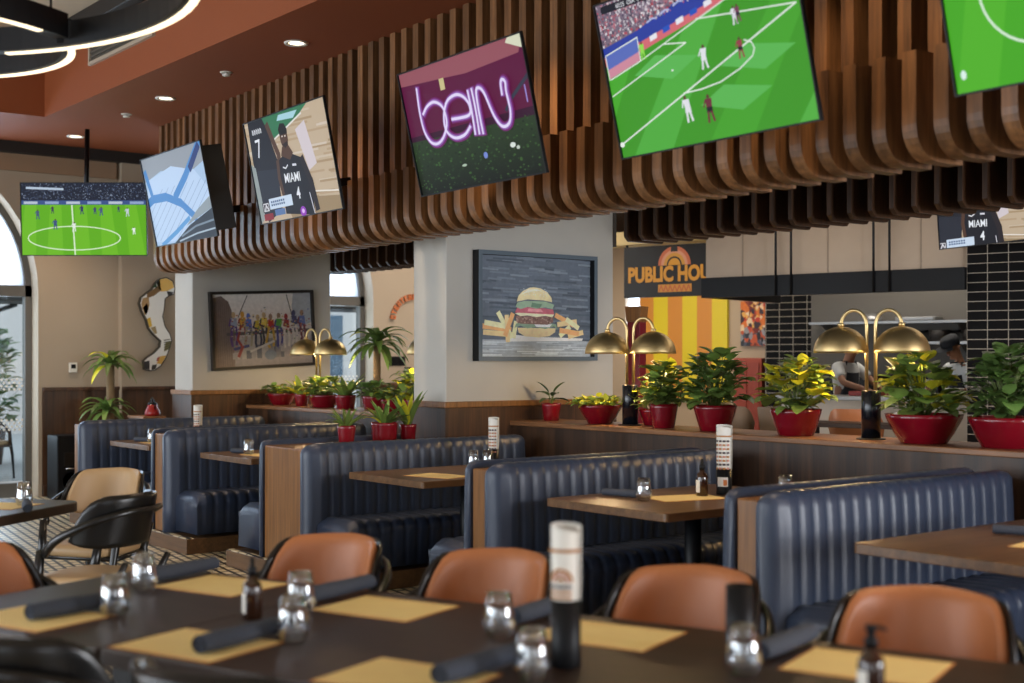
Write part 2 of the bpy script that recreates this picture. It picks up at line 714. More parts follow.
# ceiling with a deep recessed tray (hole) over the dining floor
TX0, TX1, TY0, TY1, ZT = -12.67, 2.5, -3.6, 4.24, 4.53
cb = MB()
cb.box((-14.5, TY1, ZC), (4.6, 15.6, ZC + 0.12))
cb.box((-14.5, -5.4, ZC), (4.6, TY0, ZC + 0.12))
cb.box((-14.5, TY0, ZC), (TX0, TY1, ZC + 0.12))
cb.box((TX1, TY0, ZC), (4.6, TY1, ZC + 0.12))
cb.box((TX0 - 0.1, TY1, ZC + 0.12), (TX1 + 0.1, TY1 + 0.1, ZT))
cb.box((TX0 - 0.1, TY0 - 0.1, ZC + 0.12), (TX1 + 0.1, TY0, ZT))
cb.box((TX0 - 0.1, TY0, ZC + 0.12), (TX0, TY1, ZT))
cb.box((TX1, TY0, ZC + 0.12), (TX1 + 0.1, TY1, ZT))
struct(cb.build('ceiling', M['ceil']))
struct(MB().box((TX0 - 0.1, TY0 - 0.1, ZT), (TX1 + 0.1, TY1 + 0.1, ZT + 0.1)).build('ceiling_1', M['ceil_in']))
tb = MB()
tb.box((TX0, TY1 - 0.12, ZT - 0.14), (TX1, TY1, ZT))
tb.box((TX0, TY0, ZT - 0.14), (TX0 + 0.12, TY1 - 0.12, ZT))
struct(tb.build('trim_1', M['darktrim'], bevel=0.01))

# ---- end wall on the left with two arched windows
XW = -14.4


def arch_wall():
    m = MB()
    cs = [(3.25, 1.5), (7.5, 1.5)]
    zs, top = 2.23, ZC
    y = -5.4
    for cy_, r in cs:
        m.box((XW - 0.34, y, 0), (XW, cy_ - r, top))
        n = 24
        pts = [(cy_ - r * math.cos(PI * k / n), zs + r * math.sin(PI * k / n)) for k in range(n + 1)]
        for k in range(n):
            (ya, za), (yb, zb) = pts[k], pts[k + 1]
            if za >= top - 0.005 and zb >= top - 0.005:
                continue
            m.prism([(ya, min(za, top - .002)), (yb, min(zb, top - .002)), (yb, top), (ya, top)], XW - 0.34, XW, YZ)
        y = cy_ + r
    m.box((XW - 0.34, y, 0), (XW, 15.6, top))
    m.box((XW, 5.64, 0), (XW + 0.1, 5.9 + 0.9, top))
    return m


struct(arch_wall().build('wall_left', M['endwall']))
# wainscot and cap on the end wall
wb = MB()
for y0, y1, xo in ((-5.4, 1.72, 0), (4.79, 5.64, 0), (5.64, 6.8, 0.1), (6.8, 5.97, 0), (9.05, 15.6, 0)):
    if y1 > y0:
        wb.box((XW + xo, y0, 0.0), (XW + xo + 0.025, y1, 1.14))
struct(wb.build('trim_2', M['panelY']))
wc = MB()
for y0, y1, xo in ((-5.4, 1.72, 0), (4.79, 5.64, 0), (5.64, 6.8, 0.1), (9.05, 15.6, 0)):
    wc.box((XW + xo, y0, 1.14), (XW + xo + 0.05, y1, 1.18))
    wc.box((XW + xo, y0, 0.0), (XW + xo + 0.035, y1, 0.12))
struct(wc.build('trim_3', M['panelY'], bevel=0.006))
struct(MB().box((XW, -5.4, ZC - 0.12), (XW + 0.14, 15.0, ZC)).build('trim_4', M['darktrim']))
struct(MB().box((XW, -5.4, ZC - 0.3), (XW + 0.05, 5.6, ZC - 0.12)).build('trim_5', mat('warm_frieze', (150, 122, 96), 0.8)))


def arch_window(idx, cy_, r=1.5, zs=2.23):
    fr = MB()
    x0, x1 = XW - 0.31, XW - 0.21
    n = 28
    ro, ri = r, r - 0.07
    for k in range(n):
        a, b = PI * k / n, PI * (k + 1) / n
        fr.prism([(cy_ - ro * math.cos(a), zs + ro * math.sin(a)), (cy_ - ro * math.cos(b), zs + ro * math.sin(b)),
                  (cy_ - ri * math.cos(b), zs + ri * math.sin(b)), (cy_ - ri * math.cos(a), zs + ri * math.sin(a))], x0, x1, YZ)
    for yy in (cy_ - r, cy_ + r - 0.07):
        fr.box((x0, yy, 0), (x1, yy + 0.07, zs))
    fr.box((x0, cy_ - r, zs - 0.06), (x1, cy_ + r, zs + 0.06))
    fr.box((x0, cy_ - r, -0.01), (x1, cy_ + r, 0.14))
    for t in (-0.5, -0.44, 0.44, 0.5):
        fr.box((x0, cy_ + t * 1.02 - 0.045, 0.1), (x1, cy_ + t * 1.02 + 0.045, zs))
    f = struct(fr.build('window_%d' % idx, M['frame']))
    p = MB()
    p.prism([(cy_ - ri * math.cos(PI * k / n), zs + 0.05 + (ri - 0.05) * math.sin(PI * k / n)) for k in range(n + 1)], XW - 0.265, XW - 0.255, YZ)
    p.build('arched_pane', M['frost'], f)
    q = MB()
    q.box((XW - 0.265, cy_ - r + 0.06, 0.16), (XW - 0.255, cy_ + r - 0.06, zs - 0.05))
    q.build('pane', M['pane'], f)
    # etched dotted bands across the glass
    e = MB()
    for zc in (0.72, 1.16):
        for row in range(4):
            for k in range(52):
                yy = cy_ - r + 0.1 + k * 0.0545 + (row % 2) * 0.027
                zz = zc + row * 0.035
                e.prism([(yy + 0.014 * math.cos(2 * PI * j / 6), zz + 0.014 * math.sin(2 * PI * j / 6)) for j in range(6)], XW - 0.252, XW - 0.25, YZ)
    e.build('etched_band', M['white'], f)
    return f


arch_window(1, 3.25)
arch_window(2, 7.5)

# ---- outdoors beyond the arched windows: terrace, dark awning, pale building
struct(MB().box((-40, -12, -0.2), (-14.74, 22, -0.02)).build('ground', mat('terrace_paving', (176, 172, 166), 0.8, noise=0.1)))
bd = thing('neighbouring_building', 'pale building across the terrace seen through the arched windows', 'building', (-27, 4, -0.1))
b1 = MB().box((-3, -12, 0), (0, 14, 4.3))
b1.build('wall', mat('pale_facade', (226, 214, 204), 0.9), bd)
for k in range(9):
    MB().box((0, -11 + k * 2.7, 0.9), (0.05, -9.6 + k * 2.7, 2.6)).build('window', mat('facade_glass', (70, 92, 108), 0.1), bd)
aw = thing('awning', 'dark flat awning over the terrace outside the arched windows', 'awning', (-17.0, 3, 0))
MB().box((-1.8, -7, 2.25), (-0.6, 9, 2.30)).build('roof_panel', M['darktrim'], aw)
for k in range(5):
    MB().box((-1.9, -6.9 + k * 3.9, -0.1), (-1.8, -6.8 + k * 3.9, 2.25)).build('post', M['blackm'], aw)
for k in range(4):
    MB().tube([(-1.8, -6.85 + k * 3.9, 1.55), (-1.8, -4.9 + k * 3.9, 2.25)], 0.035, 6).build('brace', M['blackm'], aw)

ct_ = thing('cafe_table', 'small dark cafe table on the terrace outside the left arched window', 'table', (-16.6, 4.45, -0.02))
MB().lathe([(0, 0.70), (0.34, 0.70), (0.35, 0.715), (0.34, 0.73), (0, 0.73)], n=32).build('tabletop', M['darktrim'], ct_)
MB().lathe([(0.03, 0.02), (0.03, 0.70)], n=12).build('pedestal', M['blackm'], ct_)
MB().lathe([(0.22, 0), (0.22, 0.015), (0.03, 0.03)], n=24).build('base', M['blackm'], ct_)
hg = thing('terrace_shrub', 'tall green clipped shrub on the terrace outside the left arched window', 'shrub', (-19.5, 5.6, -0.02))
MB().lathe([(0, 0), (0.3, 0), (0.36, 0.5), (0.33, 0.5), (0, 0.46)], n=20).build('planter', M['darktrim'], hg)
HEDGE = hg

# ---- other room walls (behind and beside the camera)
fb = MB()
edges = []
for xx in FACADE_X:
    edges += [xx - 0.86, xx + 0.86]
xs = [-14.5] + edges + [4.6]
for k in range(0, len(xs), 2):
    fb.box((xs[k], FACADE_Y - 0.2, 0), (xs[k + 1], FACADE_Y, ZC))
for xx in FACADE_X:
    fb.box((xx - 0.86, FACADE_Y - 0.2, 0), (xx + 0.86, FACADE_Y, 0.33))
    fb.box((xx - 0.86, FACADE_Y - 0.2, 3.37), (xx + 0.86, FACADE_Y, ZC))
struct(fb.build('wall_front', M['endwall']))
rb = MB()
ry = [-5.4] + [e for yy, _ in SIDE_Y for e in (yy - 0.86, yy + 0.86)] + [15.6]
for k in range(0, len(ry), 2):
    rb.box((4.5, ry[k], 0), (4.7, ry[k + 1], ZC))
for yy, _ in SIDE_Y:
    rb.box((4.5, yy - 0.86, 0), (4.7, yy + 0.86, 0.48))
    rb.box((4.5, yy - 0.86, 3.02), (4.7, yy + 0.86, ZC))
struct(rb.build('wall_right', M['endwall']))
struct(MB().box((-14.5, 15.5, 0), (4.6, 15.7, ZC)).build('wall_back', M['endwall']))

# ---- two plaster pillars with wooden wainscot
for k, (x0, x1, y1) in enumerate(((-12.84, -12.42, 7.22), (-8.43, -8.0, 7.3))):
    p = struct(MB().box((x0, 5.63, 0), (x1, y1, 3.3)).build('pillar', M['plaster'], bevel=0.008))
    wbm = MB()
    wbm.box((x0 - 0.02, 5.61, 0), (x1 + 0.02, y1 + 0.02, 1.13))
    wbm.build('wainscot', M['panelY'], p)
    MB().box((x0 - 0.035, 5.595, 1.13), (x1 + 0.035, y1 + 0.03, 1.175)).build('wainscot_cap', M['oakV'], p, bevel=0.006)

# ---- slatted timber bulkhead over the booths
X_L, X_R = -12.20, -1.0
PER = 0.158


bulk = struct(MB().box((X_L - 0.30, 5.12, 2.75), (X_R, 6.6, ZC)).build('soffit', mat('soffit_board', (40, 28, 20), 0.8)))
lo = MB()
prof_lo = [(4.75, 2.78)]
for k in range(9):
    a = PI + PI / 2 * k / 8
    prof_lo.append((4.75 + 0.15 + 0.15 * math.cos(a), 2.325 + 0.15 + 0.15 * math.sin(a)))
prof_lo += [(5.06, 2.325), (5.06, 2.37), (4.96, 2.47), (4.96, 2.78)]
i = 0
x = X_L
xs_sl = []
while x < X_R - 0.1:
    xs_sl.append(x)
    x += PER
for x in xs_sl:
    lo.prism(prof_lo, x, x + 0.072, lambda u, v, w_: (w_, u, v))
lo.build('lower_slats', M['slat'], bulk)
up = MB()
for x in [X_L - 2 * PER, X_L - PER] + xs_sl:
    up.box((x, 4.92, 2.78), (x + 0.072, 5.12, ZC))
up.build('upper_slats', M['slat'], bulk)
# the bulkhead runs very slightly askew of the pillars
BA = R(-2.8)
bp_ = Vector((-4.5, 4.75, 0))
bulk.rotation_euler = (0, 0, BA)
bulk.location = bp_ - Matrix.Rotation(BA, 3, 'Z') @ bp_
# backing behind the slats and the inner row of fins
struct(MB().box((-12.42, 6.6, 2.75), (X_R, 7.28, 2.83)).build('soffit', M['darktrim']))
inn = MB()
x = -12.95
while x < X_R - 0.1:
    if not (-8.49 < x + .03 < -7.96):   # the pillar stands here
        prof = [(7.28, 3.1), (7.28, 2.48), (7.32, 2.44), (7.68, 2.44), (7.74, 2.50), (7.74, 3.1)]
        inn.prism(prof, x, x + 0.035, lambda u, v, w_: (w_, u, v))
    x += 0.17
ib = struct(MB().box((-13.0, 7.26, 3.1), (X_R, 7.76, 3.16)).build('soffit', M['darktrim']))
inn.build('inner_slats', M['slat_shaded'], ib)
bk = MB()
bk.box((-13.0, 7.70, 2.46), (-8.44, 7.74, 3.1))
bk.box((-7.98, 7.70, 2.48), (X_R, 7.74, 3.1))
bk.build('backing', M['darktrim'], ib)

# ---- low partition with the timber ledge
pt = struct(MB().box((-12.42, 6.24, 0), (-8.43, 6.68, 0.985)).box((-8.0, 6.24, 0), (-1.0, 6.68, 0.985)).build('partition', M['panel']))
MB().box((-12.42, 6.215, 0.985), (-8.43, 6.72, 1.02)).box((-7.99, 6.215, 0.985), (-1.0, 6.72, 1.02)).build('ledge', M['oak'], pt, bevel=0.006)

# ---- downlights, sprinklers, vent
DL = []
for k, (xx, yd) in enumerate(((-13.57, 4.86), (-11.09, 4.775), (-8.56, 4.69), (-6.05, 4.6), (-3.6, 4.5), (-1.2, 4.42))):
    place = ['furthest from the slats, by the dark end-wall band', 'above the second screen from the left', 'above the neon screen',
             'above the big pitch screen', 'above the right-hand screen', 'beyond the right-hand screen'][k]
    t = thing('downlight', 'round recessed ceiling downlight ' + place, 'ceiling light', (xx, yd, ZC), 0, 'recessed downlights along the slats')
    MB().lathe([(0.055, -0.004), (0.085, -0.012), (0.09, 0.0), (0.055, 0.03)], n=24, closed=True).build('ring', M['white'], t)
    MB().lathe([(0, -0.003), (0.056, -0.003)], n=24).build('lens', M['lamp_on'], t)
    spot('downlight_beam', (xx, yd - 0.12, ZC - 0.05), 85, (1.0, 0.74, 0.48), 100, 0.8)
for k, (xx, yd) in enumerate(((-12.05, 4.80), (-9.79, 4.73))):
    t = thing('sprinkler', 'small white ceiling sprinkler ' + ['nearer the end wall', 'between the second and third screens'][k], 'sprinkler', (xx, yd, ZC), 0, 'ceiling sprinklers')
    MB().lathe([(0, -0.03), (0.03, -0.03), (0.035, -0.02), (0.012, -0.015), (0.012, 0), (0, 0)], n=16).build('head', M['white'], t)
    MB().lathe([(0.02, -0.006), (0.05, -0.004), (0.052, 0), (0.02, 0)], n=16, closed=True).build('plate', M['white'], t)
vt = thing('air_vent', 'long slotted air vent with pale frame on the orange ceiling recess', 'vent', (-11.42, TY1, 4.10))
MB().box((0, -0.012, 0.0), (1.35, -0.002, 0.24)).build('grille', mat('vent_grille', (70, 66, 58), 0.6), vt)
vf = MB()
vf.box((-0.03, -0.03, -0.03), (1.38, 0, 0.0)).box((-0.03, -0.03, 0.24), (1.38, 0, 0.27)).box((-0.03, -0.03, 0), (0, 0, 0.24)).box((1.35, -0.03, 0), (1.38, 0, 0.24))
vf.build('frame', mat('vent_frame', (172, 156, 138), 0.6), vt)
for k in range(5):
    MB().box((0.005, -0.024, 0.035 + k * 0.042), (1.345, -0.01, 0.047 + k * 0.042)).build('louvre', mat('vent_louvre', (96, 90, 80), 0.6), vt)

# ================================================================== BOOTH BENCHES
YF = 4.28


def tuft(t):
    return 1 - abs(2 * (t % 1.0) - 1) ** 5.0


def leaf_mesh(sgn, x0, L, th=0.115, cw=0.092):
    """upholstered back: vertical channels, rolled top; local y 0..L"""
    m = MB()
    prof = [(1.0, 0.12), (1.02, 0.3), (1.06, 0.44), (1.05, 0.6), (1.0, 0.78), (0.95, 0.86), (0.85, 0.905), (0.62, 0.93), (0.3, 0.935), (0.05, 0.92), (0.0, 0.88), (0.0, 0.12)]
    rows = []
    nch = max(4, int(round((L - 0.1) / cw)))
    ys = [(0.0, 0.0), (0.008, 0.4), (0.022, 0.7), (0.045, 0.92), (0.07, 1.0)]
    for k in range(nch):
        for q in range(1, 7):
            ys.append((0.07 + (L - 0.14) * (k + q / 6) / nch, 1.0))
    ys += [(L - 0.045, 0.92), (L - 0.022, 0.7), (L - 0.008, 0.4), (L, 0.0)]
    for y, e in ys:
        t = (y - 0.07) / (L - 0.14) * nch
        g = tuft(t) if 0 < t < nch else 0
        row = []
        for px_, pz in prof:
            xx = px_ * th
            if px_ > 0.3:
                xx -= (1 - g) * 0.013 * (1 if px_ > 0.9 else 0.3)
            zz = pz
            if pz > 0.8:
                zz -= (1 - e) * 0.05 + (1 - g) * (0.003 if px_ > 0.05 else 0)
            xx = xx * (0.35 + 0.65 * e) if px_ > 0 else xx
            row.append((x0 + sgn * xx, y, zz))
        rows.append(row)
    m.grid(rows, caps=True, closed=True)
    return m


def seat_mesh(sgn, x0, L, dep=0.40, cw=0.1):
    m = MB()
    prof = [(0.0, 0.14), (0.0, 0.45), (0.25, 0.455), (0.6, 0.46), (0.86, 0.455), (0.95, 0.435), (1.0, 0.39), (1.0, 0.36), (0.985, 0.345), (0.975, 0.14)]
    nch = int(round(L / cw))
    rows = []
    ys = [(0.0, 0.0), (0.01, 0.5), (0.03, 0.85), (0.05, 1.0)]
    for k in range(nch):
        for q in range(1, 7):
            ys.append((0.05 + (L - 0.06) * (k + q / 6) / nch, 1.0))
    for y, e in ys:
        t = (y - 0.05) / (L - 0.06) * nch
        g = tuft(t) if 0 < t < nch else 0
        row = []
        for px_, pz in prof:
            zz, xx = pz, px_ * dep
            if pz > 0.4:
                zz -= (1 - g) * 0.014 + (1 - e) * 0.05
            if px_ > 0.94 and pz > 0.3:
                xx -= (1 - g) * 0.012
            row.append((x0 + sgn * xx, y, zz))
        rows.append(row)
    m.grid(rows, caps=True, closed=True)
    return m


def bench(xc, hw, label, left=True, right=True, L=1.86, core_back=None):
    t = thing('booth_bench', label, 'booth bench', (xc, YF, 0), 0, 'navy leather booth benches along the partition')
    cbk = core_back or L
    core = MB()
    core.box((-hw, 0.0, 0.12), (hw, cbk, 0.895))
    core.build('end_panel', M['oakV'], t, bevel=0.008)
    xl = -hw - (0.115 + 0.40 if left else 0.02)
    xr = hw + (0.115 + 0.40 if right else 0.02)
    MB().box((xl, -0.04, 0), (xr, cbk, 0.115)).build('plinth', M['plinth'], t, bevel=0.004)
    MB().box((xl + 0.005, -0.035, 0.115), (xr - 0.005, 0.02, 0.12)).build('tile_strip', M['floor'], t)
    if right:
        leaf_mesh(1, hw + 0.002, L).build('backrest', M['navy'], t).location = (0, -0.015, 0)
        seat_mesh(1, hw + 0.11, L - 0.06).build('seat', M['navy'], t).location = (0, 0.05, 0)
    if left:
        leaf_mesh(-1, -hw - 0.002, min(L, cbk + 0.0 if core_back else L)).build('backrest', M['navy'], t).location = (0, -0.015, 0)
        seat_mesh(-1, -hw - 0.11, (cbk if core_back else L) - 0.06).build('seat', M['navy'], t).location = (0, 0.05, 0)
    return t


bench(-11.92, 0.06, 'navy channelled booth bench furthest left, beside the floor speaker', left=False)
bench(-10.06, 0.09, 'navy double booth bench with narrow wood end panel behind the beige chair')
bench(-8.00, 0.265, 'navy double booth bench with wide wood top carrying three red plant pots', core_back=1.25)
bench(-5.765, 0.065, 'navy double booth bench in mid picture with narrow wood strip, below the neon screen')
bench(-3.84, 0.06, 'navy double booth bench nearest the camera, in front of the rightmost plants')


def booth_table(xc, w_, label, y0=4.42, y1=5.7):
    t = thing('booth_table', label, 'table', (xc, (y0 + y1) / 2, 0), 0, 'wood tables between the booth benches')
    MB().prism(rrect(w_, y1 - y0, 0.02, 3), 0.72, 0.762, XYZ).build('tabletop', M['tabletop'], t, bevel=0.004)
    MB().lathe([(0.045, 0.02), (0.045, 0.72)], n=20).build('pedestal', M['satin'], t)
    MB().lathe([(0.28, 0.0), (0.28, 0.012), (0.1, 0.022), (0.045, 0.03)], n=32).build('base', M['satin'], t)
    MB().box((-0.2, -0.3, 0.7), (0.2, 0.3, 0.72)).build('top_plate', M['satin'], t)
    return t


booth_table(-11.06, 0.86, 'wood booth table furthest left, over the beige chair')
booth_table(-9.19, 0.86, 'wood booth table second from the left, beside the wide bench')
booth_table(-6.95, 0.86, 'wood booth table on a black post in mid picture, below the burger picture')
booth_table(-4.92, 0.90, 'wood booth table in front of the row of tall plants, with sauce bottle and menus')
booth_table(-2.86, 0.92, 'wood booth table at the right edge holding a rolled napkin', 4.32, 5.6)

# ================================================================== CHAIRS


def chair_shape(up_mat, seat_mat, name_lbl):
    t = thing('dining_chair', name_lbl, 'chair', (0, 0, 0), 0, 'shell back dining chairs')
    # seat pad
    m = MB()
    secs = []
    for z, sc in ((0.425, 0.94), (0.435, 1.0), (0.465, 1.0), (0.48, 0.95), (0.486, 0.8)):
        row = []
        for k in range(32):
            a = 2 * PI * k / 32
            ca, sa = math.cos(a), math.sin(a)
            rx, ry = 0.215, 0.22
            ex = 0.55
            px_ = rx * abs(ca) ** ex * (1 if ca >= 0 else -1)
            py_ = ry * abs(sa) ** ex * (1 if sa >= 0 else -1)
            px_ *= 1.0 + 0.08 * (py_ / ry)
            row.append((px_ * sc, py_ * sc + 0.0, z))
        secs.append(row)
    m.grid(secs, caps=True, closed=True)
    m.build('seat', seat_mat, t)

    def shell(th, off, z0, ztop, amax, name, mt, lean=0.1):
        """wrapped back: angle a from -amax..amax around the rear"""
        mm = MB()
        rows = []
        na, nz = 26, 12
        outer, inner = [], []
        for side, ro in ((0, 0.0), (1, th)):
            g = []
            for k in range(na + 1):
                q = -1 + 2 * k / na
                a = q * amax
                e = abs(q)
                top = ztop - (ztop - z0) * (0.82 * max(0, (e - 0.6) / 0.4) ** 2.6) - 0.012 * e
                bot = z0 + (ztop - z0) * 0.14 * max(0, (e - 0.6) / 0.4) ** 2.6
                col_ = []
                for j in range(nz + 1):
                    s_ = j / nz
                    z = bot + (top - bot) * s_
                    ll = (z - z0) * lean / 0.4
                    rx = 0.226 + ro + off
                    ry = 0.225 + ro + off + ll
                    rnd = (max(0, s_ - 0.88) / 0.12) ** 2 * th * 0.45
                    rr_ = rnd if side else -rnd
                    col_.append(((rx - rr_) * math.sin(a), -(ry - rr_) * math.cos(a) + 0.02, z))
                g.append(col_)
            (outer if side else inner).extend(g)
        for k in range(na + 1):
            rows.append(inner[k] + outer[k][::-1])
        mm.grid(rows, caps=True, closed=True)
        return mm.build(name, mt, t)
    shell(0.028, -0.014, 0.62, 0.872, R(76), 'backrest', up_mat)
    shell(0.014, 0.0165, 0.625, 0.866, R(82), 'back_shell', M['black'])
    # bent wood arm frame sweeping round the back
    pts = []
    for k in range(25):
        q = -1 + 2 * k / 24
        a = q * R(112)
        e = abs(q)
        z = 0.795 - 0.20 * max(0, (e - 0.15) / 0.85) ** 1.8
        ry = 0.252 + (z - 0.53) * 0.25
        pts.append((0.285 * math.sin(a) * (1 if e < 0.8 else 1 - 0.12 * (e - 0.8) / 0.2), -ry * math.cos(a) + 0.02, z))
    MB().tube(pts, [0.013 + 0.011 * abs(-1 + 2 * k / 24) for k in range(25)], 8, flat=0.8).build('arm_frame', M['black'], t)
    for sx in (-1, 1):
        # front legs run up into the arms
        MB().tube([(sx * 0.22, 0.235, 0.0), (sx * 0.225, 0.20, 0.30), (sx * 0.228, 0.16, 0.47), (sx * 0.235, 0.14, 0.61)], [0.013, 0.019, 0.024, 0.020], 10).build('leg', M['black'], t)
        MB().tube([(sx * 0.2, -0.27, 0.0), (sx * 0.19, -0.22, 0.28), (sx * 0.18, -0.2, 0.43), (sx * 0.185, -0.275, 0.56)], [0.013, 0.019, 0.022, 0.014], 10).build('leg', M['black'], t)
    fr = MB()
    fr.tube([(-0.24, 0.175, 0.415), (0.24, 0.175, 0.415)], 0.014, 8)
    fr.tube([(-0.18, -0.2, 0.415), (0.18, -0.2, 0.415)], 0.014, 8)
    for sx in (-1, 1):
        fr.tube([(sx * 0.24, 0.175, 0.415), (sx * 0.18, -0.2, 0.415)], 0.014, 8)
    fr.build('seat_frame', M['black'], t)
    return t


A21 = R(21)
E1 = Vector((math.cos(A21), math.sin(A21), 0))
E2 = Vector((-math.sin(A21), math.cos(A21), 0))


def uv(u, v, z=0.0):
    p = E1 * u + E2 * v
    return (p.x, p.y, z)


ch_or = chair_shape(M['orange'], M['orange'], 'orange leather dining chair on the far side of the front table, leftmost of four')
ch_or.location = uv(-2.93, 3.50)
ch_or.rotation_euler = (0, 0, R(201))
dup(ch_or, uv(-2.24, 3.48), R(201), 'orange dining chair, far side of the front table, second from the left')
dup(ch_or, uv(-1.56, 3.48), R(200), 'orange dining chair, far side of the front table, behind the black cup')
dup(ch_or, uv(-0.87, 3.46), R(202), 'orange leather dining chair on the far side of the front table, rightmost of four')
dup(ch_or, uv(-3.72, 2.86), R(-66), 'orange dining chair at the left end of the front table, cut by the frame')
NEAR = [(uv(-2.62, 2.20), R(23), 'dark-backed dining chair, near side of the front table, at the bottom left corner'),
        (uv(-1.95, 2.18), R(20), 'dark-backed dining chair, near side of the front table, only its rim showing')]
ch_b = chair_shape(M['tan'], M['tan'], 'beige upholstered dining chair beyond the black chair, facing the left table')
ch_b.location = (-7.20, 2.69, 0)
ch_b.rotation_euler = (0, 0, R(216))
ch_k = chair_shape(M['black'], M['tan'], 'black shell dining chair with tan seat beside the left table, seen from behind')
ch_k.location = (-6.17, 2.31, 0)
ch_k.rotation_euler = (0, 0, R(126))
dup(ch_k, (-16.3, 3.85, -0.02), R(200), 'black chair on the terrace outside the left arched window, nearer the glass')
dup(ch_k, (-17.1, 5.0, -0.02), R(30), 'black chair on the terrace outside the left arched window, beyond the cafe table')
for p, a, lb in NEAR:
    dup(ch_k, p, a, lb)

# ================================================================== FRONT TABLES


def dark_table(u0, u1, v0, v1, label, legs):
    uc, vc = (u0 + u1) / 2, (v0 + v1) / 2
    t = thing('dining_table', label, 'table', uv(uc, vc), A21, 'dark wood dining tables')
    MB().prism(rrect(u1 - u0, v1 - v0, 0.012, 3), 0.715, 0.76, XYZ).build('tabletop', M['darkwood'], t, bevel=0.004)
    for lx in legs:
        MB().box((lx - 0.04, -0.04, 0.03), (lx + 0.04, 0.04, 0.7)).build('pedestal', M['satin'], t)
        MB().box((lx - 0.05, -0.3, 0.0), (lx + 0.05, 0.3, 0.03)).build('foot', M['satin'], t, bevel=0.005)
    MB().box((-(u1 - u0) / 2 + 0.1, -0.15, 0.7), ((u1 - u0) / 2 - 0.1, 0.15, 0.715)).build('top_plate', M['satin'], t)
    return t


dark_table(-3.50, -2.638, 2.34, 3.37, 'dark square dining table at the left end of the pushed-together front tables', [0.0])
dark_table(-2.634, -0.05, 2.34, 3.37, 'long dark dining table in the right foreground set with paper placemats', [-0.8, 0.8])
tl = thing('dining_table', 'dark square dining table at the left picture edge, beside the beige chair', 'table', (-6.92, 1.86, 0), R(38), 'dark wood dining tables')
MB().prism(rrect(0.95, 0.85, 0.1, 6), 0.705, 0.755, XYZ).build('tabletop', M['darkwood'], tl, bevel=0.006)
MB().lathe([(0.05, 0.02), (0.05, 0.705)], n=16).build('pedestal', M['satin'], tl)
MB().lathe([(0.27, 0.0), (0.27, 0.015), (0.06, 0.03)], n=24).build('base', M['satin'], tl)


def placemat(loc, rz, w_, d_, label):
    m = MB()
    m.box((-w_ / 2, -d_ / 2, 0), (w_ / 2, d_ / 2, 0.0015), 1)
    m.box((-w_ / 2 + 0.006, -d_ / 2 + 0.006, 0.001), (w_ / 2 - 0.006, d_ / 2 - 0.006, 0.0022), 0)
    # faint printed border
    for a in (-1, 1):
        m.box((-w_ / 2 + 0.02, a * (d_ / 2 - 0.022) - 0.0012, 0.002), (w_ / 2 - 0.02, a * (d_ / 2 - 0.022) + 0.0012, 0.0025), 1)
    o = m.build('placemat', [M['mat'], M['matedge']])
    o.location = loc
    o.rotation_euler = (0, 0, rz)
    return tag(o, label, 'placemat', 'kraft paper placemats')


TZ = 0.7603
for (u0, v0, lb) in ((-3.02, 3.19, 'far side, leftmost, behind the slim sauce bottle'), (-2.33, 3.15, 'far side, second from the left, beside the paired tumblers'),
                     (-1.60, 3.15, 'far side, right of the pale rolled menu'), (-0.90, 3.15, 'far side, rightmost, behind the bottom right bottle')):
    placemat(uv(u0, v0, TZ), A21, 0.35, 0.28, 'placemat on the front table, ' + lb)
for (u0, v0, lb) in ((-3.10, 2.525, 'near side, leftmost, under a rolled napkin'), (-2.45, 2.50, 'near side, before the slim bottle'),
                     (-1.78, 2.49, 'near side, cut by the bottom edge'), (-1.12, 2.49, 'near side, right, under the frame edge')):
    placemat(uv(u0, v0, TZ), A21, 0.35, 0.28, 'tan placemat on the front table, ' + lb)


def napkin(p0, p1, r, label, grp='rolled slate napkins'):
    a, b = Vector(p0), Vector(p1)
    d = b - a
    L = d.length
    m = MB()
    rows = []
    n = 20
    for k in range(9):
        s_ = k / 8
        rr = r * (1.0 + 0.05 * math.sin(7 * s_ + L * 40)) * (0.93 if k in (0, 8) else 1)
        rows.append([(s_ * L, rr * math.cos(2 * PI * q / n) * (1.12 if True else 1), rr * math.sin(2 * PI * q / n) * 0.92 + r) for q in range(n)])
    m.grid(rows, closed=True)
    # spiral ends
    for x_ in (0.0, L):
        sg = -1 if x_ == 0 else 1
        sp = []
        for k in range(40):
            th = k / 39 * 4.5 * PI
            rad = r * (0.98 - 0.8 * k / 39)
            sp.append((x_ - sg * 0.004, rad * math.cos(th), rad * math.sin(th) * 0.92 + r))
        m.tube(sp, r * 0.1, 5)
        m.add([(x_ - sg * 0.006, r * 0.95 * math.cos(2 * PI * q / n), r * 0.9 * math.sin(2 * PI * q / n) + r) for q in range(n)], [tuple(range(n))])
    o = m.build('rolled_napkin', M['napkin'])
    o.location = a
    o.rotation_euler = (0, 0, math.atan2(d.y, d.x))
    return tag(o, label, 'napkin', grp)


NZ = 0.7625
for (u0, v0, u1, v1, lb) in ((-3.06, 2.47, -3.03, 2.76, 'near side, leftmost placemat'), (-3.25, 3.10, -3.25, 3.40, 'far side behind the tumbler, left end'),
                             (-2.355, 2.41, -2.35, 2.72, 'near side, before the paired tumblers'), (-2.565, 3.08, -2.56, 3.38, 'far side, behind the paired tumblers'),
                             (-1.67, 2.46, -1.64, 2.76, 'near side, at the bottom edge'), (-1.87, 3.12, -1.86, 3.41, 'far side, behind the pale rolled menu'),
                             (-1.135, 3.06, -1.105, 3.35, 'far side, right of the black cup')):
    napkin(uv(u0, v0, NZ), uv(u1, v1, NZ), 0.0255, 'rolled slate-blue napkin on the front table, ' + lb)


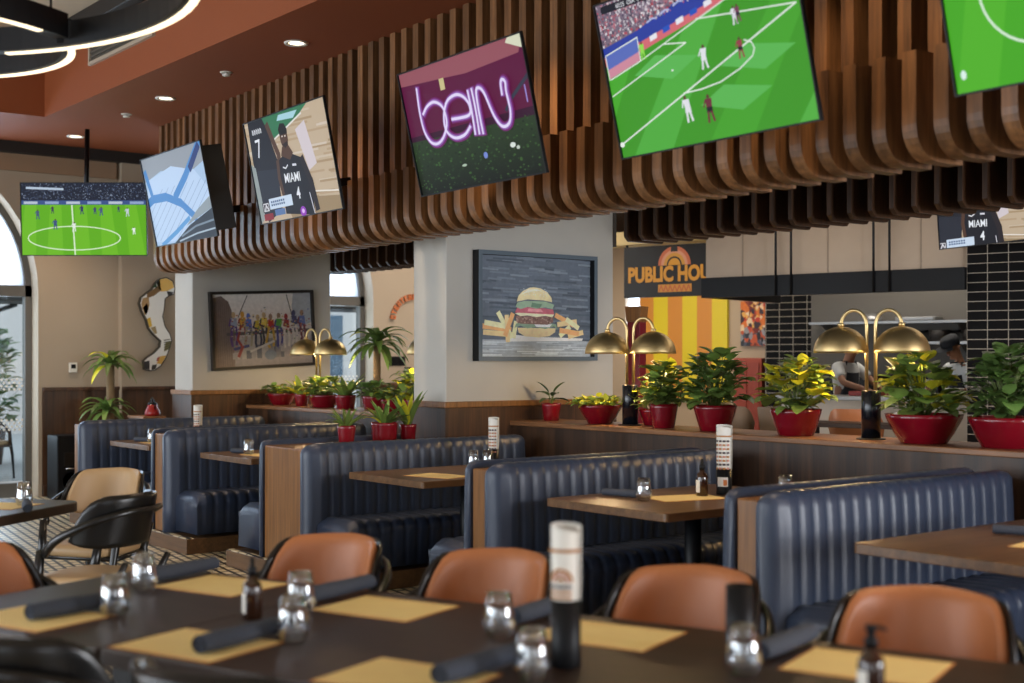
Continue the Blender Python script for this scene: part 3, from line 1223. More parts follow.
def tumbler_shape(label):
    t = thing('tumbler', label, 'glass', (0, 0, 0), 0, 'stemless glass tumblers')
    prof_o = [(0.0, 0.0), (0.024, 0.0), (0.032, 0.005), (0.042, 0.025), (0.0435, 0.038), (0.038, 0.075), (0.031, 0.118)]
    prof_i = [(0.0295, 0.118), (0.0365, 0.075), (0.042, 0.038), (0.039, 0.026), (0.03, 0.014), (0.0, 0.012)]
    MB().lathe(prof_o + prof_i, n=32).build('bowl', M['glass'], t)
    MB().lathe([(0.0295, 0.1175), (0.0302, 0.1188), (0.031, 0.1175)], n=32).build('rim', M['glass'], t)
    return t


tum = tumbler_shape('stemless glass tumbler on the front table, nearer of the two at the left end')
tum.location = uv(-2.93, 2.66, 0.7605)
TG = 'stemless glass tumblers'
for p, lb in ((uv(-3.17, 3.0, 0.7605), 'stemless glass tumbler on the front table, further of the two at the left end'),
              (uv(-2.265, 2.66, 0.7605), 'stemless glass tumbler on the front table, nearer of the pair right of the slim bottle'),
              (uv(-2.50, 2.97, 0.7605), 'stemless glass tumbler on the front table, further of the pair right of the slim bottle'),
              (uv(-1.83, 2.98, 0.7605), 'stemless glass tumbler on the front table, left of the pale rolled menu'),
              (uv(-1.52, 2.62, 0.7605), 'stemless glass tumbler on the front table, just before the pale rolled menu'),
              (uv(-1.12, 2.91, 0.7605), 'stemless glass tumbler on the front table, before the empty black cup'),
              ((-6.76, 2.16, 0.7555), 'glass tumbler on the dark table at the left picture edge'),
              ((-4.95, 4.73, 0.7625), 'glass tumbler on the booth table before the tall plants, beside the napkin'),
              ((-4.62, 5.45, 0.7625), 'glass tumbler peeping over the nearest booth bench'),
              ((-7.14, 5.25, 0.7625), 'glass tumbler on the mid booth table, left of the menu, nearer one'),
              ((-7.10, 5.34, 0.7625), 'glass tumbler on the mid booth table, left of the menu, further one'),
              ((-9.18, 4.62, 0.7625), 'glass tumbler on the booth table beside the wide bench'),
              ((-11.02, 4.62, 0.7625), 'glass tumbler on the furthest left booth table')):
    dup(tum, p, 0, lb)

# napkins, placemats on the other tables
napkin((-5.28, 4.75, 0.7625), (-5.06, 4.80, 0.7625), 0.021, 'rolled dark napkin on the booth table before the tall plants')
napkin((-3.12, 5.0, 0.7625), (-2.92, 5.08, 0.7625), 0.022, 'rolled dark napkin on the booth table at the right edge')
napkin((-9.42, 4.60, 0.7625), (-9.24, 4.68, 0.7625), 0.020, 'rolled dark napkin on the booth table beside the wide bench')
napkin((-11.25, 4.56, 0.7625), (-11.09, 4.62, 0.7625), 0.020, 'rolled dark napkin on the furthest left booth table')
napkin((-6.66, 2.14, 0.758), (-6.40, 2.06, 0.758), 0.022, 'rolled dark napkin on the dark table at the left picture edge')
placemat((-6.86, 2.03, 0.7555), R(38), 0.42, 0.28, 'tan paper placemat on the dark table at the left picture edge')
placemat((-4.92, 5.0, 0.7625), R(75), 0.40, 0.28, 'tan paper placemat on the booth table before the tall plants')
placemat((-6.78, 4.72, 0.7625), R(12), 0.38, 0.26, 'tan paper placemat on the mid booth table')
placemat((-9.05, 4.70, 0.7625), R(5), 0.36, 0.26, 'tan paper placemat on the booth table beside the wide bench')
placemat((-10.9, 4.66, 0.7625), R(5), 0.36, 0.26, 'tan paper placemat on the furthest left booth table')
placemat((-2.72, 4.86, 0.7625), R(10), 0.36, 0.26, 'tan paper placemat on the booth table at the right edge')


def bottle(loc, label, hgt=0.17, pump=True):
    t = thing('sauce_bottle', label, 'bottle', loc, R(30), 'brown glass sauce bottles')
    s_ = hgt / 0.17
    MB().lathe([(0, 0), (0.024, 0), (0.027, 0.004), (0.027, 0.085), (0.023, 0.1), (0.012, 0.11), (0.011, 0.122), (0.0, 0.122)], n=24).build('body', M['amber'], t).scale = (s_, s_, s_)
    MB().grid([[(0.0275 * math.cos(R(205) + q * 0.2), 0.0275 * math.sin(R(205) + q * 0.2), z) for q in range(-5, 6)] for z in (0.018, 0.075)]).build('paper_label', M['white'], t).scale = (s_, s_, s_)
    if pump:
        MB().lathe([(0, 0.12), (0.014, 0.12), (0.014, 0.137), (0.008, 0.139), (0.008, 0.15), (0.012, 0.152), (0.012, 0.163), (0, 0.165)], n=16).build('pump_cap', M['satin'], t).scale = (s_, s_, s_)
        MB().tube([(0, 0, 0.158), (0.02, 0, 0.16), (0.03, 0, 0.154)], 0.004, 8).build('spout', M['satin'], t).scale = (s_, s_, s_)
    else:
        MB().lathe([(0, 0.12), (0.013, 0.12), (0.013, 0.14), (0.007, 0.145), (0.006, 0.168), (0, 0.17)], n=16).build('dropper_cap', M['satin'], t).scale = (s_, s_, s_)
    return t


bottle(uv(-2.56, 2.83, 0.7605), 'slim brown glass bottle with pale label at the left of the front table', 0.175, False)
bottle(uv(-0.79, 2.795, 0.7605), 'brown glass pump bottle at the bottom right corner of the front table', 0.18, True)
bottle((-4.93, 5.14, 0.7625), 'brown glass sauce bottle on the booth table before the tall plants', 0.2, False)


def menu_holder(loc, label, cup_h=0.165, cup_r=0.036, roll_h=0.33, rows_of_print=False, cup=True):
    t = thing('menu_holder', label, 'menu holder', loc, R(22), 'black cups for rolled menus')
    if cup:
        MB().lathe([(0, 0), (cup_r * 0.96, 0), (cup_r, 0.004), (cup_r, cup_h), (cup_r - 0.003, cup_h), (cup_r - 0.003, 0.006), (0, 0.006)], n=28).build('cup', M['satin'], t)
    if roll_h:
        m = MB()
        r = cup_r * 0.88
        turns = 1.6
        n = 50
        lo_, hi_ = [], []
        for k in range(n + 1):
            a = 2 * PI * turns * k / n
            rr = r - 0.006 * k / n
            lo_.append((rr * math.cos(a), rr * math.sin(a), 0.01))
            fl = 1.2
            hi_.append((fl * rr * math.cos(a), fl * rr * math.sin(a), roll_h + 0.012 * math.sin(a * 0.5) - 0.02 * k / n))
        md_ = [(p[0] * 1.16, p[1] * 1.16, cup_h + 0.03) for p in lo_]
        m.grid([lo_, md_, hi_])
        o = m.build('rolled_menu', M['paperroll'], t)
        # printing on the roll: arch emblem and rows of small print
        pm = MB()
        rp = r * 1.2 + 0.0012 if not rows_of_print else r * 1.17 + 0.001

        def patch(a0, a1, z0, z1, mi):
            k = max(2, int(abs(a1 - a0) / 0.15) + 1)
            lo2 = [(rp * math.cos(a0 + (a1 - a0) * q / k), rp * math.sin(a0 + (a1 - a0) * q / k), z0) for q in range(k + 1)]
            hi2 = [(p[0], p[1], z1) for p in lo2]
            pm.grid([lo2, hi2], mi)
        fa = R(-122) - R(22) + R(90) * 0
        fa = R(-60) - R(22)
        patch(fa - 1.5, fa + 1.5, roll_h - 0.058, roll_h - 0.05, 0)
        if rows_of_print:
            for q in range(8):
                zz = roll_h - 0.075 - q * 0.021
                for g in range(4):
                    a0 = fa - 0.95 + g * 0.5
                    patch(a0, a0 + 0.34, zz - 0.011, zz, 1 if q % 3 == 0 else (0 if (q + g) % 2 else 2))
        else:
            zc = cup_h + 0.045
            for ring, (r0, r1) in enumerate(((0.026, 0.033), (0.016, 0.022), (0.004, 0.011))):
                for k in range(10):
                    t0, t1 = PI * k / 10, PI * (k + 1) / 10
                    q4 = []
                    for rad, tt in ((r0, t0), (r1, t0), (r1, t1), (r0, t1)):
                        an = fa + rad * math.cos(tt) / rp
                        q4.append((rp * math.cos(an), rp * math.sin(an), zc + rad * math.sin(tt)))
                    pm.add(q4, [(0, 1, 2, 3)], 0 if ring != 1 else 2)
            for q in range(3):
                patch(fa - 0.75, fa + 0.75, zc - 0.014 - q * 0.013, zc - 0.007 - q * 0.013, 1 if q == 0 else 0)
        pm.build('printing', [mat('print_ochre', (176, 120, 66), 0.7), mat('print_dark', (74, 62, 66), 0.7), mat('print_rose', (196, 132, 112), 0.7)], o, fix=False)
    return t


menu_holder(uv(-1.52, 2.78, 0.7605), 'pale rolled menu with arch emblem standing in a black cup on the front table', 0.162, 0.036, 0.335)
menu_holder(uv(-1.21, 3.12, 0.7605), 'empty tall black cup on the front table, before the third orange chair', 0.172, 0.036, 0)
mh = menu_holder((-4.92, 5.30, 0.7625), 'printed menu roll in a black cup on the booth table before the tall plants', 0.14, 0.042, 0.37, True)
lb_ = MB()
lb_.grid([[(0.0425 * math.cos(R(-82) + q * 0.12), 0.0425 * math.sin(R(-82) + q * 0.12), z) for q in range(-6, 7)] for z in (0.045, 0.095)], 0)
lb_.grid([[(0.0428 * math.cos(R(-82) + q * 0.12), 0.0428 * math.sin(R(-82) + q * 0.12), z) for q in range(1, 6)] for z in (0.05, 0.082)], 1)
lb_.build('cup_label', [M['white'], mat('label_orange', (206, 120, 60), 0.6)], mh, fix=False)
menu_holder((-7.14, 5.42, 0.7625), 'printed menu roll in a black cup on the mid booth table', 0.12, 0.036, 0.33, True)
menu_holder((-11.35, 5.20, 0.7625), 'printed menu roll on the furthest left booth table', 0.12, 0.04, 0.30, True)

# ================================================================== TABLE LAMPS


def table_lamp(loc, label, rz):
    t = thing('table_lamp', label, 'lamp', loc, rz, 'brass twin dome lamps on the ledge')
    MB().lathe([(0, 0), (0.085, 0), (0.085, 0.006), (0.058, 0.008)], n=32).build('foot_plate', M['satin'], t)
    MB().lathe([(0.056, 0.008), (0.056, 0.285), (0.05, 0.29), (0, 0.29)], n=32).build('base', mat('black_gloss', (14, 18, 26), 0.2), t)
    for sx in (-1, 1):
        dome_x = sx * 0.178
        pts = [(sx * 0.026, 0, 0.28), (sx * 0.026, 0, 0.635)]
        cxm = (0.026 + 0.178) / 2
        rad = (0.178 - 0.026) / 2
        for k in range(13):
            a = PI - PI * k / 12
            pts.append((sx * (cxm + rad * math.cos(a)), 0, 0.672 + rad * 1.2 * math.sin(a)))
        pts.append((sx * 0.178, 0, 0.672))
        MB().tube(pts, 0.0105, 10).build('stem', M['brass'], t)
        d = MB()
        R0 = 0.162
        prof = []
        for k in range(15):
            a = PI / 2 * (1 - k / 14)
            prof.append((R0 * math.cos(a), 0.51 + R0 * 0.97 * math.sin(a)))
        inner = [(p[0] * 0.975, 0.51 + (p[1] - 0.51) * 0.975) for p in prof[::-1]]
        d.lathe(prof + inner, (dome_x, 0, 0), 40)
        sh = d.build('dome_shade', M['brass'], t)
        MB().lathe([(0, 0.69), (0.02, 0.687), (0.02, 0.668), (0, 0.664)], (dome_x, 0, 0), 16).build('finial', M['brass'], sh)
        MB().lathe([(0, 0.535), (0.02, 0.543), (0.03, 0.565), (0.02, 0.59), (0.012, 0.605), (0.012, 0.66), (0, 0.66)], (dome_x, 0, 0), 16).build('bulb', M['bulb'], sh)
        c, s_ = math.cos(rz), math.sin(rz)
        point('lamp_glow', (loc[0] + dome_x * c, loc[1] + dome_x * s_, loc[2] + 0.512), 9, (1.0, 0.70, 0.36), 0.04)
    return t


LA = R(23)
table_lamp((-4.83, 6.46, 1.02), 'brass twin dome lamp on a black base, rightmost, before the kitchen', LA)
table_lamp((-6.90, 6.46, 1.02), 'brass twin dome lamp on a black base beside the burger picture', LA)
table_lamp((-11.42, 6.50, 1.02), 'brass twin dome lamp furthest left, before the picture of the seated row', R(12))
table_lamp((-9.28, 6.50, 1.02), 'brass twin dome lamp mostly hidden behind the middle pillar', R(23))

# ================================================================== PLANTS


def pot_mesh(rim, base, h):
    return MB().lathe([(0, 0), (base, 0), (base + 0.004, 0.004), (base + (rim - base) * 0.45, h * 0.36), (rim * 0.97, h * 0.85), (rim, h), (rim * 0.94, h), (rim * 0.9, h * 0.86), (0, h * 0.84)], n=40)


def add_leaf(m, base, d, L, wd, col, droop=0.5, fold=0.25, tipcol=None, segs=5, shape=0.6, up=None):
    d = Vector(d).normalized()
    side = d.cross(Vector((0, 0, 1)))
    if side.length < 0.05:
        side = Vector((1, 0, 0))
    side.normalize()
    p = Vector(base)
    rows = []
    for k in range(segs + 1):
        s_ = k / segs
        wv = wd * (max(0.0, math.sin(PI * min(1, (s_ ** shape)))) ** 0.62 if 0 < s_ < 1 else 0.03)
        nrm = side.cross(d).normalized()
        rows.append([p - side * wv / 2 + nrm * wv * fold, p, p + side * wv / 2 + nrm * wv * fold])
        p = p + d * (L / segs)
        d = (d + Vector((0, 0, -1)) * droop / segs).normalized()
    vs = [q for r_ in rows for q in r_]
    o = len(m.v)
    m.v += [tuple(q) for q in vs]
    for k in range(segs):
        for q in range(2):
            m.f.append((o + k * 3 + q, o + k * 3 + q + 1, o + k * 3 + q + 4, o + k * 3 + q + 3))
            m.mi.append(0)
            m.sm.append(True)
            m.col.append(col if tipcol is None or k < segs * 0.4 else tipcol)
    return rows[-1][1]


def green(v=0.0, y=0.0):
    g = random.uniform(0.75, 1.25)
    if random.random() < y:
        return lin((min(255, int(205 * g)), min(255, int(200 * g)), int(52 * g)))
    return lin((int((104 + v * 42) * g), int((136 + v * 30) * g), int((70 + v * 8) * g)))


def bush(m, st, r, h, z0, n, ls, y=0.1, v=0.2, up=0.35, lop=None):
    for k in range(n):
        a = random.uniform(0, 2 * PI)
        q = random.random() ** 0.6
        zz = random.random()
        rad = r * q * (0.55 + 0.75 * math.sin(PI * (0.18 + 0.7 * zz)))
        p = Vector((rad * math.cos(a), rad * math.sin(a), z0 + h * (0.08 + 0.85 * zz * (1 - 0.25 * q)) * (1 - 0.5 * max(0.0, (p_l := (lop[0] * math.cos(a) + lop[1] * math.sin(a)) * rad / r)) if lop else 1)))
        d = Vector((math.cos(a + random.uniform(-.9, .9)), math.sin(a + random.uniform(-.9, .9)), random.uniform(-0.25, 0.75) + up * zz))
        L = ls * random.uniform(0.7, 1.3)
        add_leaf(m, p, d, L, L * random.uniform(0.75, 1.0), green(v, y), random.uniform(0.3, 1.1), random.uniform(0.04, 0.2), segs=5, shape=0.8)
        if k % 3 == 0:
            st.tube([(p.x * 0.15, p.y * 0.15, z0 - 0.02), (p.x * 0.5, p.y * 0.5, z0 + (p.z - z0) * 0.6), tuple(p)], 0.003, 5)


def straps(m, r, h, z0, n, L, wd, v=0.2, y=0.05, droop=0.9, spread=0.8):
    for k in range(n):
        a = 2 * PI * k / n * 2.4 + random.uniform(-.3, .3)
        el = random.uniform(0.35, 1.5)
        d = Vector((math.cos(a) * spread, math.sin(a) * spread, el))
        add_leaf(m, (r * math.cos(a) * 0.3, r * math.sin(a) * 0.3, z0), d, L * random.uniform(0.75, 1.1), wd * random.uniform(0.8, 1.15), green(v, y), droop * random.uniform(0.6, 1.3), 0.2, segs=7, shape=0.62)


def potted(kind, loc, rim, base, h, ph, label, y=0.1, v=0.2, n=90, ls=0.075, spread=1.0, lop=None):
    t = thing('potted_plant', label, 'potted plant', loc, 0.0 if lop else random.uniform(0, 6), 'potted plants in red pots')
    pot_mesh(rim, base, h).build('pot', M['pot'], t)
    MB().lathe([(0, h * 0.9), (rim * 0.9, h * 0.89)], n=24).build('soil', M['soil'], t)
    m, st = MB(), MB()
    z0 = h * 0.88
    if kind == 'bush':
        bush(m, st, rim * 1.05 * spread, ph, z0, n, ls, y, v, 0.35, lop)
    elif kind == 'low':
        bush(m, st, rim * 0.95 * spread, ph, z0, n, ls, y, v, 0.1)
    elif kind == 'strap':
        straps(m, rim, ph, z0, n, ph * 1.25, ls, v, y, 0.9, 0.75 * spread)
        st.tube([(0, 0, z0 - 0.02), (0, 0, z0 + 0.03)], 0.012, 6)
    elif kind == 'broad':
        for k in range(n):
            a = 2 * PI * k / n + 0.4
            top = (0.02 * math.cos(a), 0.02 * math.sin(a), z0 + ph * (0.25 + 0.3 * (k % 3) / 2))
            st.tube([(0, 0, z0 - 0.02), top], 0.004, 6)
            el = (0.15, 0.5, 1.4)[k % 3]
            add_leaf(m, top, (math.cos(a), math.sin(a), el), ls * random.uniform(.85, 1.15), ls * 0.36, lin((60 + 14 * (k % 2), 92 + 14 * (k % 2), 56)), 0.7, 0.2, segs=7, shape=0.7)
    m.build('foliage', M['leaf'], t, fix=False)
    st.build('stem', M['stem'], t)
    return t


LY, LZ = 6.46, 1.02
potted('broad', (-7.78, LY, LZ), 0.077, 0.055, 0.135, 0.17, 'small red pot with a few long broad leaves, below the burger picture', n=7, ls=0.15)
potted('low', (-7.22, LY, LZ), 0.165, 0.085, 0.14, 0.085, 'wide red bowl of low yellow-green variegated foliage below the burger picture', y=0.45, v=0.6, n=130, ls=0.06)
potted('bush', (-6.80, 6.60, LZ), 0.11, 0.07, 0.115, 0.22, 'low red bowl of yellow-green leaves half hidden behind the brass lamp base', y=0.35, v=0.8, n=70, ls=0.075, spread=1.15)
potted('bush', (-6.50, 6.40, LZ), 0.10, 0.07, 0.165, 0.33, 'tall red pot with bushy yellow-tipped plant right of the middle brass lamp', y=0.25, v=0.6, n=150, ls=0.095, spread=0.98)
potted('bush', (-6.04, 6.42, LZ), 0.145, 0.095, 0.17, 0.43, 'red pot with the tallest dark green leafy plant, above the printed menu roll', y=0.02, v=0.25, n=170, ls=0.10, spread=0.92)
potted('bush', (-5.36, 6.42, LZ), 0.158, 0.105, 0.165, 0.38, 'red pot with yellow variegated leaves left of the rightmost brass lamp', y=0.42, v=0.6, n=160, ls=0.10, spread=0.82)
potted('bush', (-4.44, 6.42, LZ), 0.215, 0.125, 0.165, 0.40, 'wide red bowl with large round leaves right of the rightmost brass lamp', y=0.25, v=0.5, n=150, ls=0.115, spread=0.66, lop=(0.75, 0.75))
potted('bush', (-3.94, 6.44, LZ), 0.20, 0.125, 0.165, 0.42, 'wide red bowl with dense dark leaves at the right picture edge', y=0.0, v=0.05, n=180, ls=0.10, spread=0.58)
# on the wide bench top
BZ = 0.896
potted('strap', (-8.12, 4.85, BZ), 0.068, 0.05, 0.125, 0.15, 'small red pot with upright striped leaves, nearest on the wide bench top', n=16, ls=0.035, v=0.5, y=0.15)
potted('strap', (-8.17, 5.20, BZ), 0.10, 0.085, 0.135, 0.17, 'larger red pot of dark spiky leaves, middle of three on the wide bench top', n=26, ls=0.035, v=0.2)
potted('strap', (-8.16, 5.40, BZ), 0.066, 0.05, 0.115, 0.22, 'small red pot with arching leaves against the middle pillar corner', n=14, ls=0.05, v=0.3, y=0.2, spread=0.6)
# on the ledge between the pillars
potted('low', (-12.1, 6.46, LZ), 0.15, 0.09, 0.12, 0.12, 'red bowl of trailing leaves at the left end of the far ledge', n=100, ls=0.07, v=0.2, y=0.1)
potted('strap', (-11.68, 6.46, LZ), 0.075, 0.055, 0.12, 0.2, 'small red pot with one bright yellow leaf on the far ledge', n=12, ls=0.06, y=0.6, v=0.8)
potted('bush', (-11.2, 6.44, LZ), 0.155, 0.1, 0.125, 0.2, 'red bowl of mixed yellow and green leaves right of the furthest lamp', n=120, ls=0.085, y=0.3, v=0.4)
potted('strap', (-10.8, 6.44, LZ), 0.105, 0.08, 0.13, 0.22, 'red pot with dark upright leaves in the middle of the far ledge', n=22, ls=0.06, v=0.2)
potted('low', (-10.38, 6.50, LZ), 0.12, 0.09, 0.13, 0.16, 'red bowl of dark leaves on the far ledge before the cane plant', n=90, ls=0.08, v=0.0, y=0.05)
potted('low', (-9.98, 6.44, LZ), 0.11, 0.08, 0.11, 0.13, 'red bowl of green leaves on the far ledge left of the hidden lamp', n=70, ls=0.075, v=0.3, y=0.15)
potted('bush', (-9.62, 6.44, LZ), 0.11, 0.08, 0.12, 0.27, 'red pot with tall yellow-green leaves beside the middle pillar', n=90, ls=0.10, y=0.4, v=0.7)


def cane_plant(loc, label, tops, pot_r, pot_h, pot_m):
    t = thing('cane_plant', label, 'potted plant', loc, 0.3)
    pot_mesh(pot_r, pot_r * 0.75, pot_h).build('pot', pot_m, t)
    MB().lathe([(0, pot_h * 0.9), (pot_r * 0.9, pot_h * 0.89)], n=24).build('soil', M['soil'], t)
    for (dx, dy, z, r, L, n) in tops:
        MB().tube([(dx * 0.5, dy * 0.5, pot_h * 0.8), (dx * 0.8, dy * 0.8, (pot_h + z) / 2), (dx, dy, z)], [r * 1.1, r, r * 0.9], 10).build('cane', M['bark'], t)
        m = MB()
        for k in range(n):
            a = k * 2.4
            el = 1.5 - 1.5 * (k / n)
            add_leaf(m, (dx, dy, z - 0.02 + 0.05 * (1 - k / n)), (math.cos(a), math.sin(a), el), L * random.uniform(0.8, 1.15), L * 0.19, green(0.25, 0.03), 1.9, 0.15, segs=8, shape=0.6)
        m.build('foliage', M['leaf'], t, fix=False)
    return t


hm_, hs_ = MB(), MB()
bush(hm_, hs_, 0.42, 1.9, 0.45, 420, 0.16, 0.0, 0.1)
hm_.build('foliage', M['leaf'], HEDGE, fix=False)
hs_.build('stem', M['stem'], HEDGE)
cane_plant((-13.75, 5.30, 0), 'tall cane plant with drooping strap leaves against the far end wall',
           [(0.0, 0.0, 1.42, 0.045, 0.36, 26), (0.02, -0.06, 0.93, 0.03, 0.36, 24)], 0.2, 0.36, M['pot'])
cane_plant((-11.1, 6.98, 0), 'cane plant with drooping leaves before the right-hand arched window',
           [(0.0, 0.0, 1.62, 0.04, 0.42, 30), (0.3, 0.12, 1.28, 0.025, 0.25, 12)], 0.2, 0.4, M['pot'])

# ================================================================== SCREENS
TW, TH = 1.23, 0.705


def tv(loc, yaw, tilt, pic, label, w_=TW, h_=TH, pole=None, mount=True, bez=0.008, plate=False, reach=0.46):
    t = thing('television', label, 'television', loc, yaw, 'wall and ceiling mounted televisions')
    t.rotation_euler = (tilt, 0, yaw)
    fr = MB()
    fr.box((-bez, -0.008, -bez), (w_ + bez, 0.01, 0)).box((-bez, -0.008, h_), (w_ + bez, 0.01, h_ + bez)).box((-bez, -0.008, 0), (0, 0.01, h_)).box((w_, -0.008, 0), (w_ + bez, 0.01, h_))
    fr.build('bezel', M['satin'], t)
    MB().box((0, 0.004, 0), (w_, 0.012, h_)).box((w_ * 0.2, 0.012, h_ * 0.15), (w_ * 0.8, 0.055, h_ * 0.7)).build('back_cover', M['satin'], t)
    o = pic.build('screen', M['screen'], t)
    o.location = (0, 0.002, 0)
    if mount:
        MB().box((w_ * 0.05, 0.012, h_ * 0.2), (w_ * 0.3, 0.10, h_ * 0.5)).box((w_ * 0.06, 0.09, h_ * 0.25), (w_ * 0.16, reach, h_ * 0.33)).build('wall_bracket', M['blackm'], t)
    if plate:
        MB().box((w_ * 0.9, 0.012, h_ * 0.05), (w_ * 0.985, 0.17, h_ * 0.95)).build('mount_plate', M['satin'], t)
    if pole:
        MB().tube([(w_ / 2, 0.06, h_ * 0.5), (w_ / 2, 0.06 + pole[0], pole[1])], 0.025, 12).build('ceiling_pole', M['blackm'], t)
    return t


def lerp(a, b, t):
    return a + (b - a) * t


def player(p, x, y, hh, shirt, short, lean=0.0):
    k = p.h / p.w
    wv = hh * 0.34 * k
    p.poly([(x - wv * .45, y + hh * .55), (x + wv * .45, y + hh * .55), (x + wv * .55 + lean, y + hh * .86), (x - wv * .5 + lean, y + hh * .86)], shirt)
    p.poly([(x - wv * .45, y + hh * .55), (x + wv * .45, y + hh * .55), (x + wv * .5, y + hh * .34), (x - wv * .5, y + hh * .34)], short)
    p.line([(x - wv * .25, y + hh * .36), (x - wv * .4 - lean * .5, y)], wv * 0.32, shirt)
    p.line([(x + wv * .25, y + hh * .36), (x + wv * .5, y + hh * .02)], wv * 0.32, shirt)
    p.ell(x + lean * 1.2, y + hh * 0.93, wv * 0.25, wv * 0.25 / k * 1.0, (90, 62, 48), n=10)
    p.line([(x - wv * .45 + lean, y + hh * .84), (x - wv * .85, y + hh * .58)], wv * 0.2, shirt)


def pic_football():
    p = Pic(TW, TH)
    p.poly([(0, 0), (1, 0), (1, 1), (0, 1)], (62, 154, 34))
    p.up()
    for k, c in ((0, (72, 172, 44)), (2, (80, 176, 62)), (4, (70, 166, 42)), (6, (84, 178, 66))):
        a = -0.35 + k * 0.21
        p.poly([(a, 0), (a + 0.22, 0), (a + 0.62, 0.85), (a + 0.46, 0.85)], c)
    for k, (cx_, cy_) in enumerate(((0.75, 0.42), (0.3, 0.5), (0.62, 0.22))):
        p.poly([(cx_ - .15, cy_), (cx_ + .05, cy_ - .08), (cx_ + .2, cy_ + .02), (cx_ - .02, cy_ + .09)], (92, 186, 84))
    p.up()
    # stand, hoardings
    p.poly([(0, 0.70), (0.21, 0.75), (0.57, 0.837), (0.64, 1.0), (0, 1.0)], (120, 104, 122))
    p.poly([(0, 0.60), (0.2, 0.632), (0.542, 0.737), (0.718, 0.811), (0.74, 1), (0.60, 1), (0.57, 0.837), (0.2, 0.75), (0, 0.7)], (216, 108, 118))
    p.up()
    p.poly([(0, 0.66), (0.234, 0.70), (0.586, 0.795), (0.70, 0.86), (0.70, 0.99), (0.57, 0.92), (0.206, 0.77), (0, 0.72)], (42, 62, 160))
    rnd = random.Random(3)
    p.up()
    p.flat = True
    for k in range(1100):
        x = rnd.random() * 0.6
        y0 = 0.71 + x * 0.25
        y = rnd.uniform(y0 + 0.01, 0.99)
        c = rnd.choice(((220, 214, 220), (196, 60, 76), (70, 60, 84), (240, 236, 240), (150, 130, 150), (206, 120, 130), (40, 40, 60)))
        s_ = rnd.uniform(0.004, 0.008)
        p.poly([(x, y), (x + s_, y), (x + s_, y + s_ * 2), (x, y + s_ * 2)], c)
    p.flat = False
    p.up()
    for k in range(5):
        x = 0.27 + k * 0.075
        y = 0.665 + (x - 0.23) * 0.33
        p.poly([(x, y), (x + .04, y + .012), (x + .04, y + .045), (x, y + .033)], (38, 84, 190) if k % 2 else (236, 236, 244))
        p.line([(x, y + .12), (x + .03, y + .135), (x + .05, y + .13)], 0.006, (180, 190, 235))
    # goal
    p.poly([(0.008, 0.671), (0.008, 0.551), (0.198, 0.60), (0.203, 0.728)], (90, 110, 190))
    p.poly([(0.008, 0.58), (0.008, 0.52), (0.198, 0.585), (0.2, 0.64)], (210, 140, 160))
    p.up()
    W = (236, 244, 236)
    p.line([(0.008, 0.515), (0.008, 0.672), (0.203, 0.73), (0.2, 0.58)], 0.0042, W)
    p.line([(0.016, 0.515), (0.198, 0.58), (0.70, 0.80)], 0.004, W)
    p.line([(0.02, 0.093), (0.98, 0.652)], 0.0055, W)
    p.line([(0.98, 0.652), (0.522, 0.729)], 0.0045, W)
    p.line([(0.398, 0.317), (0.49, 0.315), (0.589, 0.33), (0.69, 0.378), (0.756, 0.431), (0.77, 0.47), (0.761, 0.508), (0.73, 0.531)], 0.0045, W)
    p.line([(0.007, 0.407), (0.452, 0.611), (0.339, 0.64)], 0.0042, W)
    p.up()
    WH, DK, RD = (232, 232, 240), (40, 36, 60), (150, 62, 74)
    player(p, 0.527, 0.43, 0.14, WH, WH, 0.004)
    player(p, 0.707, 0.435, 0.12, RD, (30, 24, 34))
    player(p, 0.404, 0.14, 0.16, WH, WH, -0.006)
    player(p, 0.512, 0.11, 0.165, (110, 44, 58), (30, 24, 34))
    player(p, 0.705, 0.632, 0.105, WH, (220, 220, 230))
    player(p, 0.722, 0.64, 0.10, (120, 60, 90), DK)
    player(p, 0.22, 0.585, 0.11, (150, 226, 84), (150, 226, 84))
    p.ell(0.36, 0.47, 0.006, 0.006, (240, 246, 240), n=8)
    p.ell(0.012, 0.085, 0.014, 0.018, (240, 246, 240), n=10)
    p.poly([(0.03, 0.935), (0.4, 0.935), (0.4, 0.985), (0.03, 0.985)], (24, 26, 40))
    p.up()
    p.text('60:25  OSA  0  0  R', 0.21, 0.945, 0.04, (230, 230, 236), bold=0.01)
    return p


